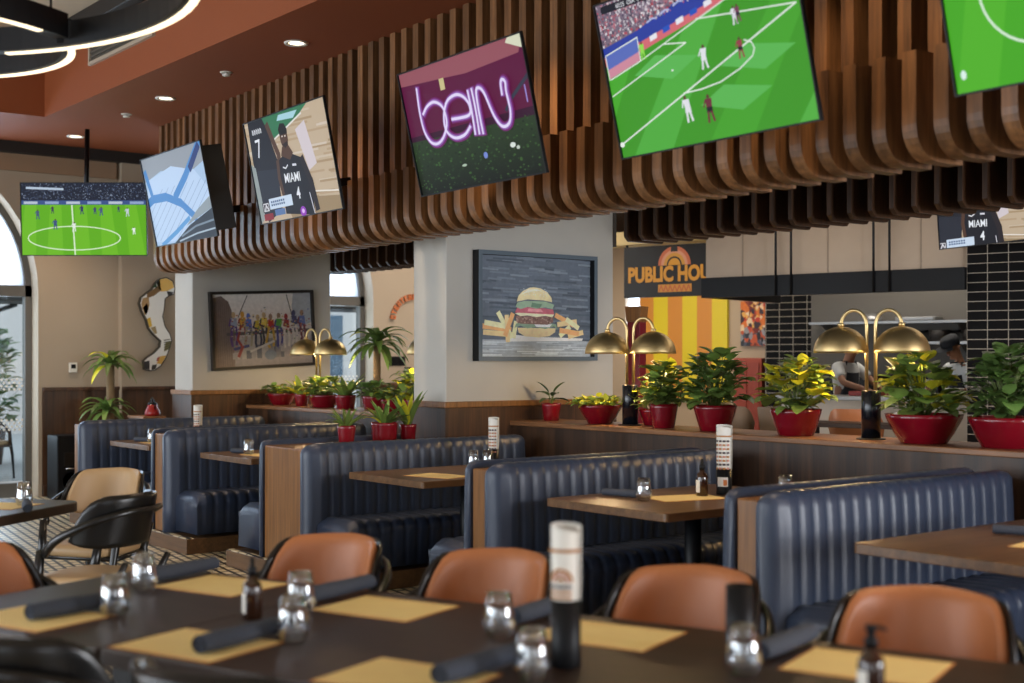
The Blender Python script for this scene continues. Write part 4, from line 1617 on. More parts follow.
def pic_neon():
    p = Pic(TW, TH)
    p.poly([(0, 0), (1, 0), (1, 1), (0, 1)], (92, 8, 60))
    p.up()
    p.grad(0, 0.44, (10, 14, 10), (40, 62, 34))
    p.poly([(0, 0.44), (1, 0.415), (1, .48), (0, .48)], (52, 8, 44))
    p.poly([(0, 0.9), (0.55, 0.85), (0.96, 0.875), (1, 0.99), (1, 1), (0, 1)], (150, 84, 96))
    p.up()
    rnd = random.Random(5)
    p.flat = True
    for k in range(420):
        x, y = rnd.random(), rnd.random() * 0.42
        s_ = rnd.uniform(0.006, 0.016)
        c = rnd.choice(((46, 78, 36), (26, 46, 24), (60, 96, 44), (18, 30, 18), (34, 58, 30)))
        p.poly([(x, y), (x + s_, y + .004), (x + s_ * .6, y + s_ * 1.3), (x - s_ * .4, y + s_)], c)
    p.flat = False
    p.up()
    p.poly([(0.33, 0.78), (0.37, 0.78), (0.37, 0.87), (0.33, 0.87)], (206, 196, 140))
    p.poly([(0.88, 0.97), (0.99, 0.90), (1, 1), (0.9, 1)], (220, 222, 196))
    p.poly([(0.56, 0.5), (0.585, 0.5), (0.60, 0.58), (0.575, 0.6)], (200, 184, 120))
    p.poly([(0.3, 0.5), (0.33, 0.46), (0.34, 0.55), (0.31, 0.57)], (200, 184, 120))
    p.line([(0.8, 0.5), (0.86, 0.58), (0.99, 0.7)], 0.018, (50, 56, 74))
    p.ell(0.585, 0.21, 0.016, 0.025, (120, 140, 216))
    p.ell(0.80, 0.24, 0.02, 0.02, (224, 232, 226))
    p.ell(0.835, 0.215, 0.012, 0.014, (200, 210, 200))
    p.ell(0.405, 0.17, 0.02, 0.01, (180, 200, 180))
    p.line([(0.96, 0.52), (0.96, 0.64)], 0.008, (160, 150, 226))
    strokes = [
        [(0.142, 0.85), (0.13, 0.67), (0.137, 0.508), (0.177, 0.408), (0.234, 0.384), (0.293, 0.427), (0.339, 0.526), (0.33, 0.649), (0.271, 0.708), (0.206, 0.692), (0.156, 0.639)],
        [(0.385, 0.54), (0.525, 0.535), (0.545, 0.604), (0.512, 0.68), (0.451, 0.714), (0.373, 0.681), (0.326, 0.574), (0.325, 0.464), (0.382, 0.395), (0.464, 0.398), (0.521, 0.45)],
        [(0.553, 0.715), (0.555, 0.559), (0.549, 0.385)],
        [(0.585, 0.72), (0.587, 0.559), (0.581, 0.38)],
        [(0.61, 0.376), (0.61, 0.545), (0.617, 0.689), (0.642, 0.713), (0.675, 0.662), (0.715, 0.486), (0.761, 0.392), (0.815, 0.4), (0.841, 0.485), (0.837, 0.628), (0.842, 0.697), (0.824, 0.722), (0.809, 0.696), (0.804, 0.617)]]

    def smooth(pts):
        out = []
        n = len(pts)
        for i in range(n - 1):
            p0, p1, p2, p3 = pts[max(i - 1, 0)], pts[i], pts[i + 1], pts[min(i + 2, n - 1)]
            for q in range(5):
                t = q / 5
                out.append(tuple(0.5 * ((2 * p1[a]) + (-p0[a] + p2[a]) * t + (2 * p0[a] - 5 * p1[a] + 4 * p2[a] - p3[a]) * t * t + (-p0[a] + 3 * p1[a] - 3 * p2[a] + p3[a]) * t ** 3) for a in (0, 1)))
        out.append(pts[-1])
        return out
    for wd, c in ((0.040, (112, 34, 104)), (0.026, (146, 92, 178)), (0.013, (232, 222, 255))):
        p.up()
        for s_ in strokes:
            p.line(smooth(s_), wd, c)
    return p


def pic_basket(crop=False):
    p = Pic(TW, TH)
    if crop:
        p.T = (-0.07, 1.0, -0.12, 1.0)
    p.poly([(-1, -1), (2, -1), (2, 2), (-1, 2)], (196, 176, 150))
    p.up()
    rnd = random.Random(9)
    for k in range(70):
        y = rnd.random()
        x = rnd.random() * 1.1 - .1
        p.poly([(x, y), (x + .3, y - .02), (x + .3, y), (x, y + .02)], rnd.choice(((184, 160, 130), (206, 190, 168), (172, 148, 116), (212, 198, 182))))
    p.poly([(0.18, 1), (0.14, 0.8), (0.34, 0.77), (0.70, 0.93), (0.8, 1)], (52, 120, 84))
    p.poly([(0.45, 0.98), (0.42, 0.93), (0.62, 0.91), (0.68, 0.97)], (170, 214, 226))
    p.poly([(0.62, 0.8), (0.74, 0.86), (0.8, 0.45), (0.7, 0.4)], (214, 204, 210))
    p.up()
    p.line([(0.36, 0.256), (1.0, 0.163)], 0.008, (236, 230, 220))
    p.line([(0.72, 0.93), (0.34, 0.765)], 0.01, (226, 226, 220))
    p.poly([(0.36, 0.2), (1, 0.12), (1, 0), (0.4, 0)], (158, 136, 104))
    p.up()
    D, S = (26, 28, 38), (84, 58, 46)
    # left player from behind
    p.poly([(0.05, 1.0), (0.03, 0.6), (0.07, 0.19), (0.28, 0.17), (0.36, 0.5), (0.28, 0.9), (0.24, 1.0)], D)
    p.line([(0.29, 0.92), (0.37, 0.62), (0.36, 0.42)], 0.045, S)
    p.poly([(0.06, 0.52), (0.33, 0.49), (0.3, 0.1), (0.1, 0.0), (0.04, 0.1)], (38, 42, 54))
    p.poly([(0, 0.6), (0.05, 0.55), (0.06, 0.05), (0, 0)], (150, 160, 160))
    # right player
    p.poly([(0.34, 0.55), (0.335, 0.05), (0.62, 0.0), (0.68, 0.0), (0.70, 0.25), (0.63, 0.54), (0.5, 0.61), (0.42, 0.6)], D)
    p.poly([(0.40, 0.6), (0.43, 0.68), (0.5, 0.7), (0.55, 0.6), (0.5, 0.54)], S)
    p.ell(0.472, 0.76, 0.048, 0.105, S)
    p.up()
    p.poly([(0.425, 0.79), (0.42, 0.85), (0.45, 0.9), (0.5, 0.89), (0.525, 0.83), (0.52, 0.79)], (24, 22, 24))
    p.poly([(0.44, 0.70), (0.47, 0.66), (0.51, 0.69), (0.5, 0.72)], (40, 30, 28))
    p.line([(0.45, 0.775), (0.46, 0.775)], 0.008, (230, 220, 210))
    p.line([(0.485, 0.772), (0.495, 0.772)], 0.008, (230, 220, 210))
    p.line([(0.64, 0.52), (0.70, 0.3), (0.72, 0.05)], 0.05, (40, 34, 40))
    p.line([(0.345, 0.55), (0.33, 0.4), (0.345, 0.25)], 0.035, S)
    p.line([(0.66, 0.2), (0.68, 0.0)], 0.008, (220, 220, 230))
    p.text('MIAMI', 0.487, 0.335, 0.125, (236, 240, 246), rot=-0.04, bold=0.012, sx=1.0)
    p.text('4', 0.527, 0.17, 0.15, (236, 240, 246), rot=-0.04, bold=0.03)
    p.text('7', 0.135, 0.64, 0.26, (236, 240, 246), rot=0.02, bold=0.0)
    for q in range(5):
        x = 0.09 + q * .026
        p.line([(x, 0.875), (x + .004, 0.915), (x + .014, 0.90), (x + .012, 0.87)], 0.007, (222, 226, 232))
    p.line([(0.4, 0.49), (0.43, 0.475), (0.46, 0.5)], 0.008, (230, 230, 236))
    p.line([(0.52, 0.49), (0.56, 0.485)], 0.012, (220, 220, 230))
    # caption strip
    p.poly([(0.05, 0.10), (0.145, 0.10), (0.145, 0.2), (0.05, 0.2)], (60, 56, 66))
    p.poly([(0.145, 0.12), (0.44, 0.12), (0.44, 0.225), (0.145, 0.225)], (206, 222, 240))
    p.poly([(0.05, 0.02), (0.17, 0.02), (0.17, 0.085), (0.05, 0.085)], (140, 40, 52))
    p.poly([(0.2, 0.05), (0.33, 0.05), (0.33, 0.11), (0.2, 0.11)], (90, 120, 170))
    p.up()
    p.line([(0.065, 0.115), (0.065, 0.185), (0.13, 0.185), (0.13, 0.115), (0.065, 0.115)], 0.006, (220, 220, 226))
    p.line([(0.08, 0.12), (0.1, 0.17), (0.12, 0.13)], 0.012, (220, 220, 226))
    for q in range(2):
        for g in range(7):
            p.poly([(0.17 + g * .026, 0.18 - q * .03), (0.188 + g * .026, 0.18 - q * .03), (0.188 + g * .026, 0.2 - q * .03), (0.17 + g * .026, 0.2 - q * .03)], (70, 96, 140))
    p.ell(0.55, 0.04, 0.035, 0.05, (150, 60, 190))
    p.ell(0.55, 0.045, 0.016, 0.022, (226, 190, 240))
    return p


def pic_stadium():
    p = Pic(TW, TH)
    p.poly([(0, 0), (1, 0), (1, 1), (0, 1)], (172, 200, 232))
    p.up()
    p.poly([(0, 0.74), (0.3, 0.82), (0.83, 0.74), (1, 0.8), (1, 1), (0, 1)], (150, 158, 168))
    p.poly([(0.08, 0.757), (0.476, 0.84), (0.83, 0.73), (1, 0.5), (1, 0.28), (0.31, 0.02), (0, 0.05), (0, 0.6)], (190, 214, 244))
    p.up()
    for k in range(11):
        a = -0.35 + k * 0.105
        p.line([(a, 0.05), (a + 0.62, 0.62)], 0.004, (128, 158, 200))
    B = (74, 138, 204)
    p.line([(0.03, 0.85), (0.084, 0.54)], 0.05, B)
    p.line([(0.46, 0.5), (0.677, 0.69), (0.97, 1.0)], 0.055, B)
    p.line([(0.0, 0.5), (0.084, 0.535), (0.31, 0.524), (0.534, 0.418), (0.726, 0.226)], 0.055, B)
    p.line([(0.1, 0.0), (0.38, 0.12), (0.62, 0.24)], 0.03, (92, 156, 214))
    p.line([(0.77, 0.76), (0.95, 0.96)], 0.05, (40, 60, 120))
    p.up()
    p.poly([(0.315, 0.0), (0.6, 0.16), (1, 0.30), (1, 0)], (36, 44, 56))
    p.line([(0.45, 0.06), (0.7, 0.14), (1, 0.17)], 0.012, (120, 136, 150))
    p.line([(0.4, 0.01), (0.7, 0.06), (1, 0.08)], 0.01, (170, 186, 200))
    p.poly([(0.55, 0.16), (0.75, 0.3), (0.98, 0.42), (1, 0.3)], (146, 158, 166))
    return p


def pic_pitch_far():
    p = Pic(1.246, 0.715)
    p.poly([(0, 0), (1, 0), (1, 1), (0, 1)], (98, 178, 24))
    p.up()
    for k in range(5):
        p.poly([(k * .22 - .02, 0), (k * .22 + .11, 0), (k * .2 + .12, .7), (k * .2 + .03, .7)], (112, 190, 34))
    p.poly([(0, 0.76), (1, 0.76), (1, 1), (0, 1)], (26, 32, 50))
    p.poly([(0, 0.70), (1, 0.70), (1, 0.76), (0, 0.76)], (60, 84, 140))
    p.up()
    rnd = random.Random(4)
    p.flat = True
    for k in range(700):
        x, y = rnd.random(), rnd.uniform(0.765, 0.985)
        s_ = rnd.uniform(0.003, 0.007)
        p.poly([(x, y), (x + s_, y), (x + s_, y + s_ * 1.8), (x, y + s_ * 1.8)], rnd.choice(((70, 86, 120), (150, 164, 190), (40, 46, 66), (96, 108, 130))))
    p.flat = False
    p.up()
    p.poly([(0.04, 0.92), (0.34, 0.9), (0.34, 0.93), (0.04, 0.95)], (190, 206, 226))
    for k in range(6):
        p.poly([(k * .17 + .02, .71), (k * .17 + .13, .71), (k * .17 + .13, .745), (k * .17 + .02, .745)], (150, 170, 206) if k % 2 else (190, 200, 216))
    W = (228, 248, 210)
    p.line([(0.405, 0.69), (0.425, 0.0)], 0.011, W)
    ring = [(0.42 + 0.37 * math.cos(2 * PI * k / 40), 0.235 + 0.165 * math.sin(2 * PI * k / 40)) for k in range(41)]
    p.line(ring, 0.008, W)
    p.up()
    for x, y, h_, c in ((0.13, 0.5, .13, (70, 90, 120)), (0.25, 0.58, .1, (60, 60, 80)), (0.27, 0.36, .14, (60, 80, 130)), (0.42, 0.33, .13, (230, 240, 230)), (0.485, 0.57, .12, (50, 60, 100)),
                         (0.59, 0.57, .1, (60, 70, 110)), (0.64, 0.55, .12, (70, 90, 130)), (0.85, 0.54, .12, (200, 210, 220)), (0.9, 0.29, .1, (240, 250, 240)), (0.78, 0.6, .08, (60, 60, 100))):
        player(p, x, y, h_, c, c)
    return p


def pic_pitch_near():
    p = Pic(TW, TH)
    p.poly([(0, 0), (1, 0), (1, 1), (0, 1)], (70, 172, 30))
    p.up()
    for k in range(4):
        p.poly([(k * .28, 0), (k * .28 + .14, 0), (k * .28 + .3, 1), (k * .28 + .16, 1)], (82, 182, 38))
    W = (228, 248, 226)
    p.line([(0.31 + 0.19 * math.cos(2 * PI * k / 40), 0.47 + 0.30 * math.sin(2 * PI * k / 40)) for k in range(41)], 0.007, W)
    p.line([(0.42, 0.0), (0.31, 0.47), (0.2, 1.0)], 0.008, W)
    p.ell(0.03, 0.09, 0.01, 0.025, (226, 250, 240), n=10)
    p.up()
    player(p, 0.55, 0.5, 0.16, (232, 232, 240), (232, 232, 240))
    player(p, 0.8, 0.3, 0.16, (150, 50, 60), (30, 30, 40))
    return p


TG_ = 0.23
tv((-10.36, 4.39, 2.42), R(-2.2), 0.2, pic_stadium(), 'tilted television showing pale blue stadium shapes, at the left end of the slats', plate=True, reach=0.74)
tv((-8.50, 4.385, 2.455), R(-3), 0.2, pic_basket(), 'tilted television showing two basketball players, second from the left on the slats', reach=0.66)
tv((-6.44, 4.365, 2.455), R(-3.2), 0.234, pic_neon(), 'tilted television showing a white neon wordmark over dark grass', reach=0.58)
tv((-4.565, 4.23, 2.44), R(-4), 0.24, pic_football(), 'tilted television showing a football goalmouth and players', reach=0.60)
tv((-2.79, 4.24, 2.46), R(-4), 0.24, pic_pitch_near(), 'tilted television with plain green pitch at the top right corner', reach=0.52)
tv((-13.42, 4.27, 2.53), math.atan2(0.98, 0.77), 0.06, pic_pitch_far(), 'ceiling-hung television showing the centre circle, on its own at the far left', 1.246, 0.715, pole=(0.1, 1.275), mount=False)
tv((-7.0, 10.37, 2.483), math.atan2(-0.30, 0.955), 0.08, pic_basket(True), 'ceiling-hung television showing a basketball jersey, before the black tiles at right', pole=(-0.05, 1.325), mount=False)

# ================================================================== FRAMED PICTURES


def frame_thing(name, label, cat, w_, h_, loc, rot, pic, fcol, fw=0.045, dep=0.05):
    t = thing(name, label, cat, loc)
    t.rotation_euler = rot
    m = MB()
    m.box((-fw, -dep, -fw), (w_ + fw, 0, 0)).box((-fw, -dep, h_), (w_ + fw, 0, h_ + fw)).box((-fw, -dep, 0), (0, 0, h_)).box((w_, -dep, 0), (w_ + fw, 0, h_))
    m.build('frame', M['satin'] if dep > 0.055 else fcol, t)  # deep frames get black sides, their shade put into the colour
    if dep > 0.055:
        m = MB()
        y0, y1 = -dep - 0.004, -dep
        m.box((-fw, y0, -fw), (w_ + fw, y1, 0)).box((-fw, y0, h_), (w_ + fw, y1, h_ + fw)).box((-fw, y0, 0), (0, y1, h_)).box((w_, y0, 0), (w_ + fw, y1, h_))
        m.build('frame_face', fcol, t)
    MB().box((0, -0.02, 0), (w_, 0, h_)).build('backing', M['satin'], t)
    o = pic.build('artwork', M['print'], t)
    o.location = (0, -0.021, 0)
    return t


def pic_burger():
    p = Pic(1.12, 0.77, 2e-5)
    rnd = random.Random(12)
    p.poly([(0, 0), (1, 0), (1, 1), (0, 1)], (107, 118, 133))
    p.up()
    for k in range(160):
        x, y = rnd.uniform(-.1, 1), rnd.uniform(0.16, 1)
        L, c = rnd.uniform(0.05, 0.28), rnd.choice(((95, 107, 121), (123, 135, 149), (85, 95, 109), (137, 149, 163), (114, 126, 142)))
        p.poly([(x, y), (x + L, y - .008), (x + L, y + .012), (x, y + .018)], c)
    p.up()
    p.poly([(0, 0), (1, 0), (1, 0.16), (0, 0.17)], (185, 196, 206))
    p.up()
    for k in range(50):
        x, y = rnd.uniform(-.1, 1), rnd.uniform(0, .15)
        p.poly([(x, y), (x + .2, y), (x + .2, y + .01), (x, y + .012)], rnd.choice(((206, 218, 227), (161, 173, 185), (222, 232, 239))))
    p.up()
    p.poly([(0.24, 0.15), (0.30, 0.22), (0.5, 0.2), (0.93, 0.19), (0.92, 0.165), (0.5, 0.155)], (255, 255, 253))
    p.up()
    F1, F2, F3 = (255, 227, 170), (253, 194, 133), (255, 251, 201)
    for a, b, c in (((0.04, .30), (0.27, .27), F2), ((0.05, .24), (0.28, .22), F1), ((0.06, .335), (.24, .30), F3), ((0.28, .2), (0.17, .43), F3), ((.25, .16), (.24, .4), F1), ((0.23, .22), (0.29, .42), F2),
                    ((.30, .2), (.32, .34), F3), ((.68, .42), (.83, .33), F2), ((.70, .33), (.86, .36), F1), ((.72, .22), (.8, .3), F3), ((.8, .21), (.92, .25), F1), ((.72, .27), (.88, .24), F2), ((.78, .38), (.88, .3), F3)):
        p.line([a, b], 0.036, c)
    p.up()
    p.poly([(0.335, 0.29), (0.345, 0.24), (0.40, 0.205), (0.52, 0.195), (0.62, 0.21), (0.67, 0.25), (0.675, 0.29)], (255, 232, 180))
    p.up()
    p.poly([(0.31, 0.29), (0.36, 0.31), (0.42, 0.285), (0.5, 0.30), (0.58, 0.28), (0.66, 0.31), (0.69, 0.27), (0.68, 0.33), (0.6, 0.345), (0.4, 0.345), (0.32, 0.33)], (159, 185, 159))
    p.poly([(0.5, 0.30), (0.62, 0.3), (0.64, 0.33), (0.48, 0.33)], (255, 255, 255))
    p.up()
    p.poly([(0.315, 0.41), (0.32, 0.355), (0.36, 0.33), (0.6, 0.325), (0.65, 0.35), (0.655, 0.41)], (151, 116, 107))
    for k in range(60):
        x, y = rnd.uniform(.325, .64), rnd.uniform(.34, .405)
        p.ell(x, y, .008, .008, rnd.choice(((180, 142, 130), (121, 90, 85), (201, 170, 156))), n=6)
    p.up()
    p.poly([(0.31, 0.43), (0.36, 0.405), (0.42, 0.415), (0.5, 0.40), (0.58, 0.415), (0.64, 0.40), (0.66, 0.43), (0.6, 0.45), (0.36, 0.45)], (255, 251, 215))
    p.poly([(0.31, 0.44), (0.66, 0.43), (0.65, 0.48), (0.5, 0.5), (0.33, 0.49)], (215, 116, 133))
    p.poly([(0.42, .455), (0.56, .45), (.54, .48), (.43, .485)], (251, 173, 180))
    p.up()
    p.poly([(0.315, 0.5), (0.36, 0.475), (0.42, 0.5), (0.5, 0.485), (0.58, 0.5), (0.645, 0.485), (0.66, 0.53), (0.58, 0.56), (0.4, 0.56), (0.33, 0.54)], (168, 196, 168))
    p.poly([(0.45, .5), (.53, .49), (.55, .53), (.46, .545)], (121, 156, 130))
    p.up()
    p.poly([(0.325, 0.55), (0.34, 0.61), (0.38, 0.66), (0.44, 0.695), (0.48, 0.7), (0.54, 0.69), (0.6, 0.65), (0.635, 0.6), (0.64, 0.555), (0.56, 0.57), (0.42, 0.575)], (255, 239, 187))
    p.up()
    p.poly([(0.36, 0.62), (0.42, 0.67), (0.5, 0.685), (0.56, 0.66), (0.5, 0.665), (0.42, 0.645)], (255, 255, 232))
    for k in range(26):
        x, y = rnd.uniform(.38, .6), rnd.uniform(.6, .685)
        p.ell(x, y, .005, .004, (255, 255, 251), n=6)
    return p


def pic_row():
    """generic stand-in: hazy towers behind a beam with a row of colourful blobs"""
    p = Pic(1.13, 0.74, 2e-5)
    rnd = random.Random(21)
    p.poly([(0, 0), (1, 0), (1, 1), (0, 1)], (176, 166, 160))
    p.up()
    p.grad(0.55, 1, (222, 208, 200), (226, 222, 220))
    p.grad(0, 0.55, (136, 130, 132), (206, 194, 188))
    p.up()
    p.poly([(0.0, 0), (0, 0.95), (0.09, 0.98), (0.16, 0.9), (0.19, 0.78), (0.22, 0.4), (0.2, 0)], (120, 104, 98))
    p.poly([(0.86, 0.5), (1, 0.58), (1, 1), (0.82, 1), (0.8, .8)], (168, 172, 180))
    for k in range(26):
        x = rnd.uniform(.18, .95)
        hh = rnd.uniform(.05, .3)
        p.poly([(x, 0.1), (x + .05, 0.1), (x + .05, 0.12 + hh), (x, 0.12 + hh)], rnd.choice(((132, 128, 130), (150, 146, 146), (104, 104, 112), (170, 164, 160))))
    for k in range(8):
        p.line([(0.02 + k * .022, 0.0), (0.02 + k * .02, 0.9)], 0.004, (96, 84, 80))
    p.up()
    p.line([(0.35, 0.98), (0.25, 0.68)], 0.008, (60, 58, 60))
    p.line([(0.75, 0.98), (0.80, 0.68)], 0.008, (60, 58, 60))
    p.line([(0.14, 0.45), (0.97, 0.47)], 0.03, (92, 84, 82))
    p.up()
    cols = [((150, 160, 180), (90, 60, 120)), ((206, 150, 60), (150, 60, 50)), ((90, 110, 190), (160, 150, 130)), ((196, 170, 60), (60, 60, 80)), ((220, 190, 90), (60, 60, 66)),
            ((170, 50, 46), (190, 150, 60)), ((86, 150, 66), (74, 70, 130)), ((160, 60, 60), (210, 200, 190)), ((80, 80, 110), (206, 196, 190)), ((96, 110, 160), (110, 60, 70))]
    for k in range(10):
        x = 0.2 + k * 0.078 + rnd.uniform(-.015, .015)
        y = 0.5 + rnd.uniform(-.03, .03)
        a, b = cols[k]
        p.poly([(x - .035, y), (x + .035, y + .01), (x + .03, y + .15), (x - .028, y + .15)], a)
        p.ell(x, y + .19, .02, .045, rnd.choice(((190, 160, 120), (150, 120, 100), a)), n=10)
        p.line([(x - .02, y + .02), (x - .025 + rnd.uniform(-.03, .03), y - .16), (x - .02, y - .24)], 0.022, b)
        p.line([(x + .02, y + .02), (x + .03, y - .12), (x + .02, y - .22)], 0.022, b)
        p.line([(x - .03, y + .13), (x - .045, y + .05), (x, y + .03)], 0.016, b)
    p.up()
    for k in range(240):
        x, y = rnd.uniform(.17, .98), rnd.gauss(.53, .1)
        c = rnd.choice(((200, 170, 90), (90, 90, 150), (150, 60, 56), (90, 130, 80), (214, 206, 200), (60, 60, 80), (186, 120, 80)))
        s_ = rnd.uniform(.006, .016)
        p.poly([(x, y), (x + s_, y + .006), (x + s_ * .7, y + s_ * 1.5), (x - .004, y + s_)], c)
    p.line([(0.36, 0.2), (0.6, 0.33)], 0.02, (196, 190, 186))
    p.line([(0.2, 0.24), (0.34, 0.28)], 0.025, (70, 74, 120))
    p.line([(0.24, 0.14), (0.28, 0.27)], 0.03, (150, 70, 62))
    p.ell(0.56, 0.14, .06, .07, (120, 128, 140))
    return p


frame_thing('framed_picture', 'framed burger and fries painting in blue-grey box frame on the middle pillar', 'picture', 1.12, 0.77, (-7.995, 5.905, 1.51), (0, 0, R(90)), pic_burger(), mat('slate_frame', (92, 106, 118), 0.5), 0.032, 0.075)
frame_thing('framed_picture', 'dark-framed picture of a colourful row on a beam, hanging slightly crooked on the left pillar', 'picture', 1.13, 0.74, (-12.415, 5.86, 1.40), (0, R(-2.8), R(90)), pic_row(), M['darktrim'], 0.03, 0.05)

# ---- cut-out wall sculpture on the end wall
sc = thing('wall_sculpture', 'curved white and gold cut-out sculpture on the end wall right of the cane plant', 'sculpture', (XW + 0.1, 0, 0))
outl = [(6.06, 2.40), (6.13, 2.42), (6.21, 2.38), (6.24, 2.29), (6.22, 2.22), (6.16, 2.20), (6.12, 2.17), (6.11, 2.05), (6.09, 1.97), (6.12, 1.86), (6.18, 1.77), (6.20, 1.70), (6.17, 1.60), (6.13, 1.50), (6.07, 1.41), (6.0, 1.36),
        (5.95, 1.35), (5.90, 1.36), (5.87, 1.37), (5.86, 1.47), (5.90, 1.51), (5.98, 1.56), (6.05, 1.63), (6.06, 1.69), (5.98, 1.76), (5.92, 1.83), (5.89, 1.93), (5.84, 2.02), (5.81, 2.11), (5.83, 2.18), (5.88, 2.22), (5.96, 2.28), (6.0, 2.35)]
MB().prism(outl, 0.03, 0.085, lambda u, v, w_: (w_, u, v)).build('body', mat('sculpture_edge', (60, 54, 44), 0.5), sc)
sp_ = MB()


def spatch(pts, col, k=0):
    sp_.add([(0.0865 + 0.0006 * k, a, b) for a, b in pts], [tuple(range(len(pts)))], 0, False, lin(col))


cy0, cz0 = sum(p[0] for p in outl) / len(outl), sum(p[1] for p in outl) / len(outl)
inner = []
for i in range(len(outl)):
    a, b, c = Vector(outl[i - 1] + (0,)), Vector(outl[i] + (0,)), Vector(outl[(i + 1) % len(outl)] + (0,))
    t_ = (c - a).normalized()
    nn = Vector((-t_.y, t_.x, 0))
    inner.append((b.x - nn.x * -0.0 + nn.x * -0.012, b.y - 0.012 * nn.y))
spatch(inner, (222, 220, 214), 0)
for pts, col in (([(6.02, 2.33), (6.06, 2.39), (6.13, 2.405), (6.2, 2.37), (6.22, 2.3), (6.14, 2.26), (6.06, 2.25)], (222, 178, 92)),
                 ([(6.13, 2.26), (6.21, 2.25), (6.2, 2.22), (6.15, 2.21)], (50, 46, 42)),
                 ([(5.9, 2.22), (5.98, 2.28), (6.05, 2.33), (6.07, 2.27), (5.98, 2.2), (5.9, 2.17)], (120, 90, 50)),
                 ([(5.96, 2.3), (6.01, 2.34), (6.02, 2.29)], (40, 70, 44)),
                 ([(6.0, 2.36), (6.05, 2.385), (6.06, 2.33), (6.03, 2.31)], (54, 50, 40)),
                 ([(5.83, 2.1), (5.85, 2.17), (5.92, 2.19), (5.93, 2.1), (5.9, 2.0), (5.87, 1.98)], (164, 130, 84)),
                 ([(5.85, 2.06), (5.9, 2.12), (5.92, 2.05), (5.89, 1.98)], (84, 66, 50)),
                 ([(5.90, 1.94), (5.94, 1.96), (5.96, 1.86), (5.93, 1.84)], (210, 170, 60)),
                 ([(5.94, 1.84), (6.0, 1.86), (6.02, 1.78), (5.99, 1.77)], (150, 130, 90)),
                 ([(6.12, 1.68), (6.185, 1.69), (6.16, 1.6), (6.1, 1.57)], (116, 110, 66)),
                 ([(6.06, 1.52), (6.13, 1.53), (6.07, 1.43), (6.01, 1.44)], (206, 160, 70)),
                 ([(5.87, 1.46), (5.93, 1.47), (5.93, 1.37), (5.88, 1.375)], (44, 42, 44)),
                 ([(5.96, 1.42), (6.02, 1.43), (6.0, 1.375), (5.95, 1.365)], (60, 54, 46)),
                 ([(6.02, 1.5), (6.05, 1.52), (6.04, 1.46), (6.01, 1.47)], (160, 60, 50))):
    spatch(pts, col, 1)
for k in range(5):
    spatch([(6.1, 1.59 + k * .026), (6.18, 1.62 + k * .022), (6.18, 1.63 + k * .022), (6.1, 1.602 + k * .026)], (70, 64, 48), 2)
sp_.build('painted_face', M['printc'], sc, fix=False)
mm = MB()
mm.box((0, 5.98, 1.95), (0.03, 6.04, 2.05)).box((0, 6.08, 1.6), (0.03, 6.12, 1.66))
mm.build('wall_spacer', M['blackm'], sc)

# ---- orange lettering in an arc on the end wall
arc = thing('wall_lettering', 'orange letters set in an arc on the beige wall beside the middle pillar', 'sign', (XW + 0.02, 9.60, 1.97))
am = mat('copper_letters', (196, 112, 66), 0.45)
# too small and soft in the photograph to read: raised letterforms of plain strokes
STROKES = {0: [(-.3, 0, -.12, 1), (.12, 0, .3, 1), (-.3, .8, .3, 1), (-.3, 0, .3, .2)], 1: [(-.3, 0, -.1, 1), (-.3, .8, .3, 1), (-.3, .42, .22, .6), (-.3, 0, .3, .2)],
           2: [(-.3, 0, -.1, 1), (-.3, .8, .3, 1), (.1, .45, .3, 1), (-.3, .42, .3, .6)], 3: [(-.1, 0, .1, 1), (-.32, .8, .32, 1)], 4: [(-.3, 0, -.1, 1), (.1, 0, .3, 1), (-.3, .4, .3, .6)]}
for k in range(15):
    a = R(170 - k * 11.5)
    m = MB()
    s_ = 0.075
    ca, sa = math.cos(a - PI / 2), math.sin(a - PI / 2)
    for q, (u0, v0, u1, v1) in enumerate(STROKES[(k * 3 + k // 4) % 5]):
        m.prism([(0.29 * math.cos(a) + (x_ * ca - y_ * sa) * s_, 0.29 * math.sin(a) + (x_ * sa + y_ * ca) * s_) for x_, y_ in ((u0, v0), (u1, v0), (u1, v1), (u0, v1))], 0, 0.022 + 0.0004 * q, lambda u, v, w_: (w_, u, v))
    m.build('letter', am, arc)

# ---- thermostat and switches
th_ = thing('thermostat', 'small white thermostat on the end wall above the wainscot', 'thermostat', (XW, 5.08, 1.34))
MB().box((0, 0, 0), (0.025, 0.09, 0.11)).build('body', M['white'], th_, bevel=0.006)
MB().box((0.025, 0.02, 0.045), (0.027, 0.07, 0.09)).build('display', M['satin'], th_)
for yy, zz, w_, h_, lb in ((9.22, 1.40, 0.26, 0.12, 'wide black switch plate on the far wall beside the arched window'), (9.47, 1.25, 0.1, 0.13, 'small black socket plate on the far wall near the middle pillar')):
    s_ = thing('switch_plate', lb, 'switch', (XW, yy, zz))
    MB().box((0, 0, 0), (0.015, w_, h_)).build('plate', M['satin'], s_, bevel=0.003)
    for q in range(2):
        MB().box((0.015, w_ * (0.1 + 0.45 * q), h_ * 0.25), (0.02, w_ * (0.42 + 0.45 * q), h_ * 0.75)).build('rocker', M['blackm'], s_)

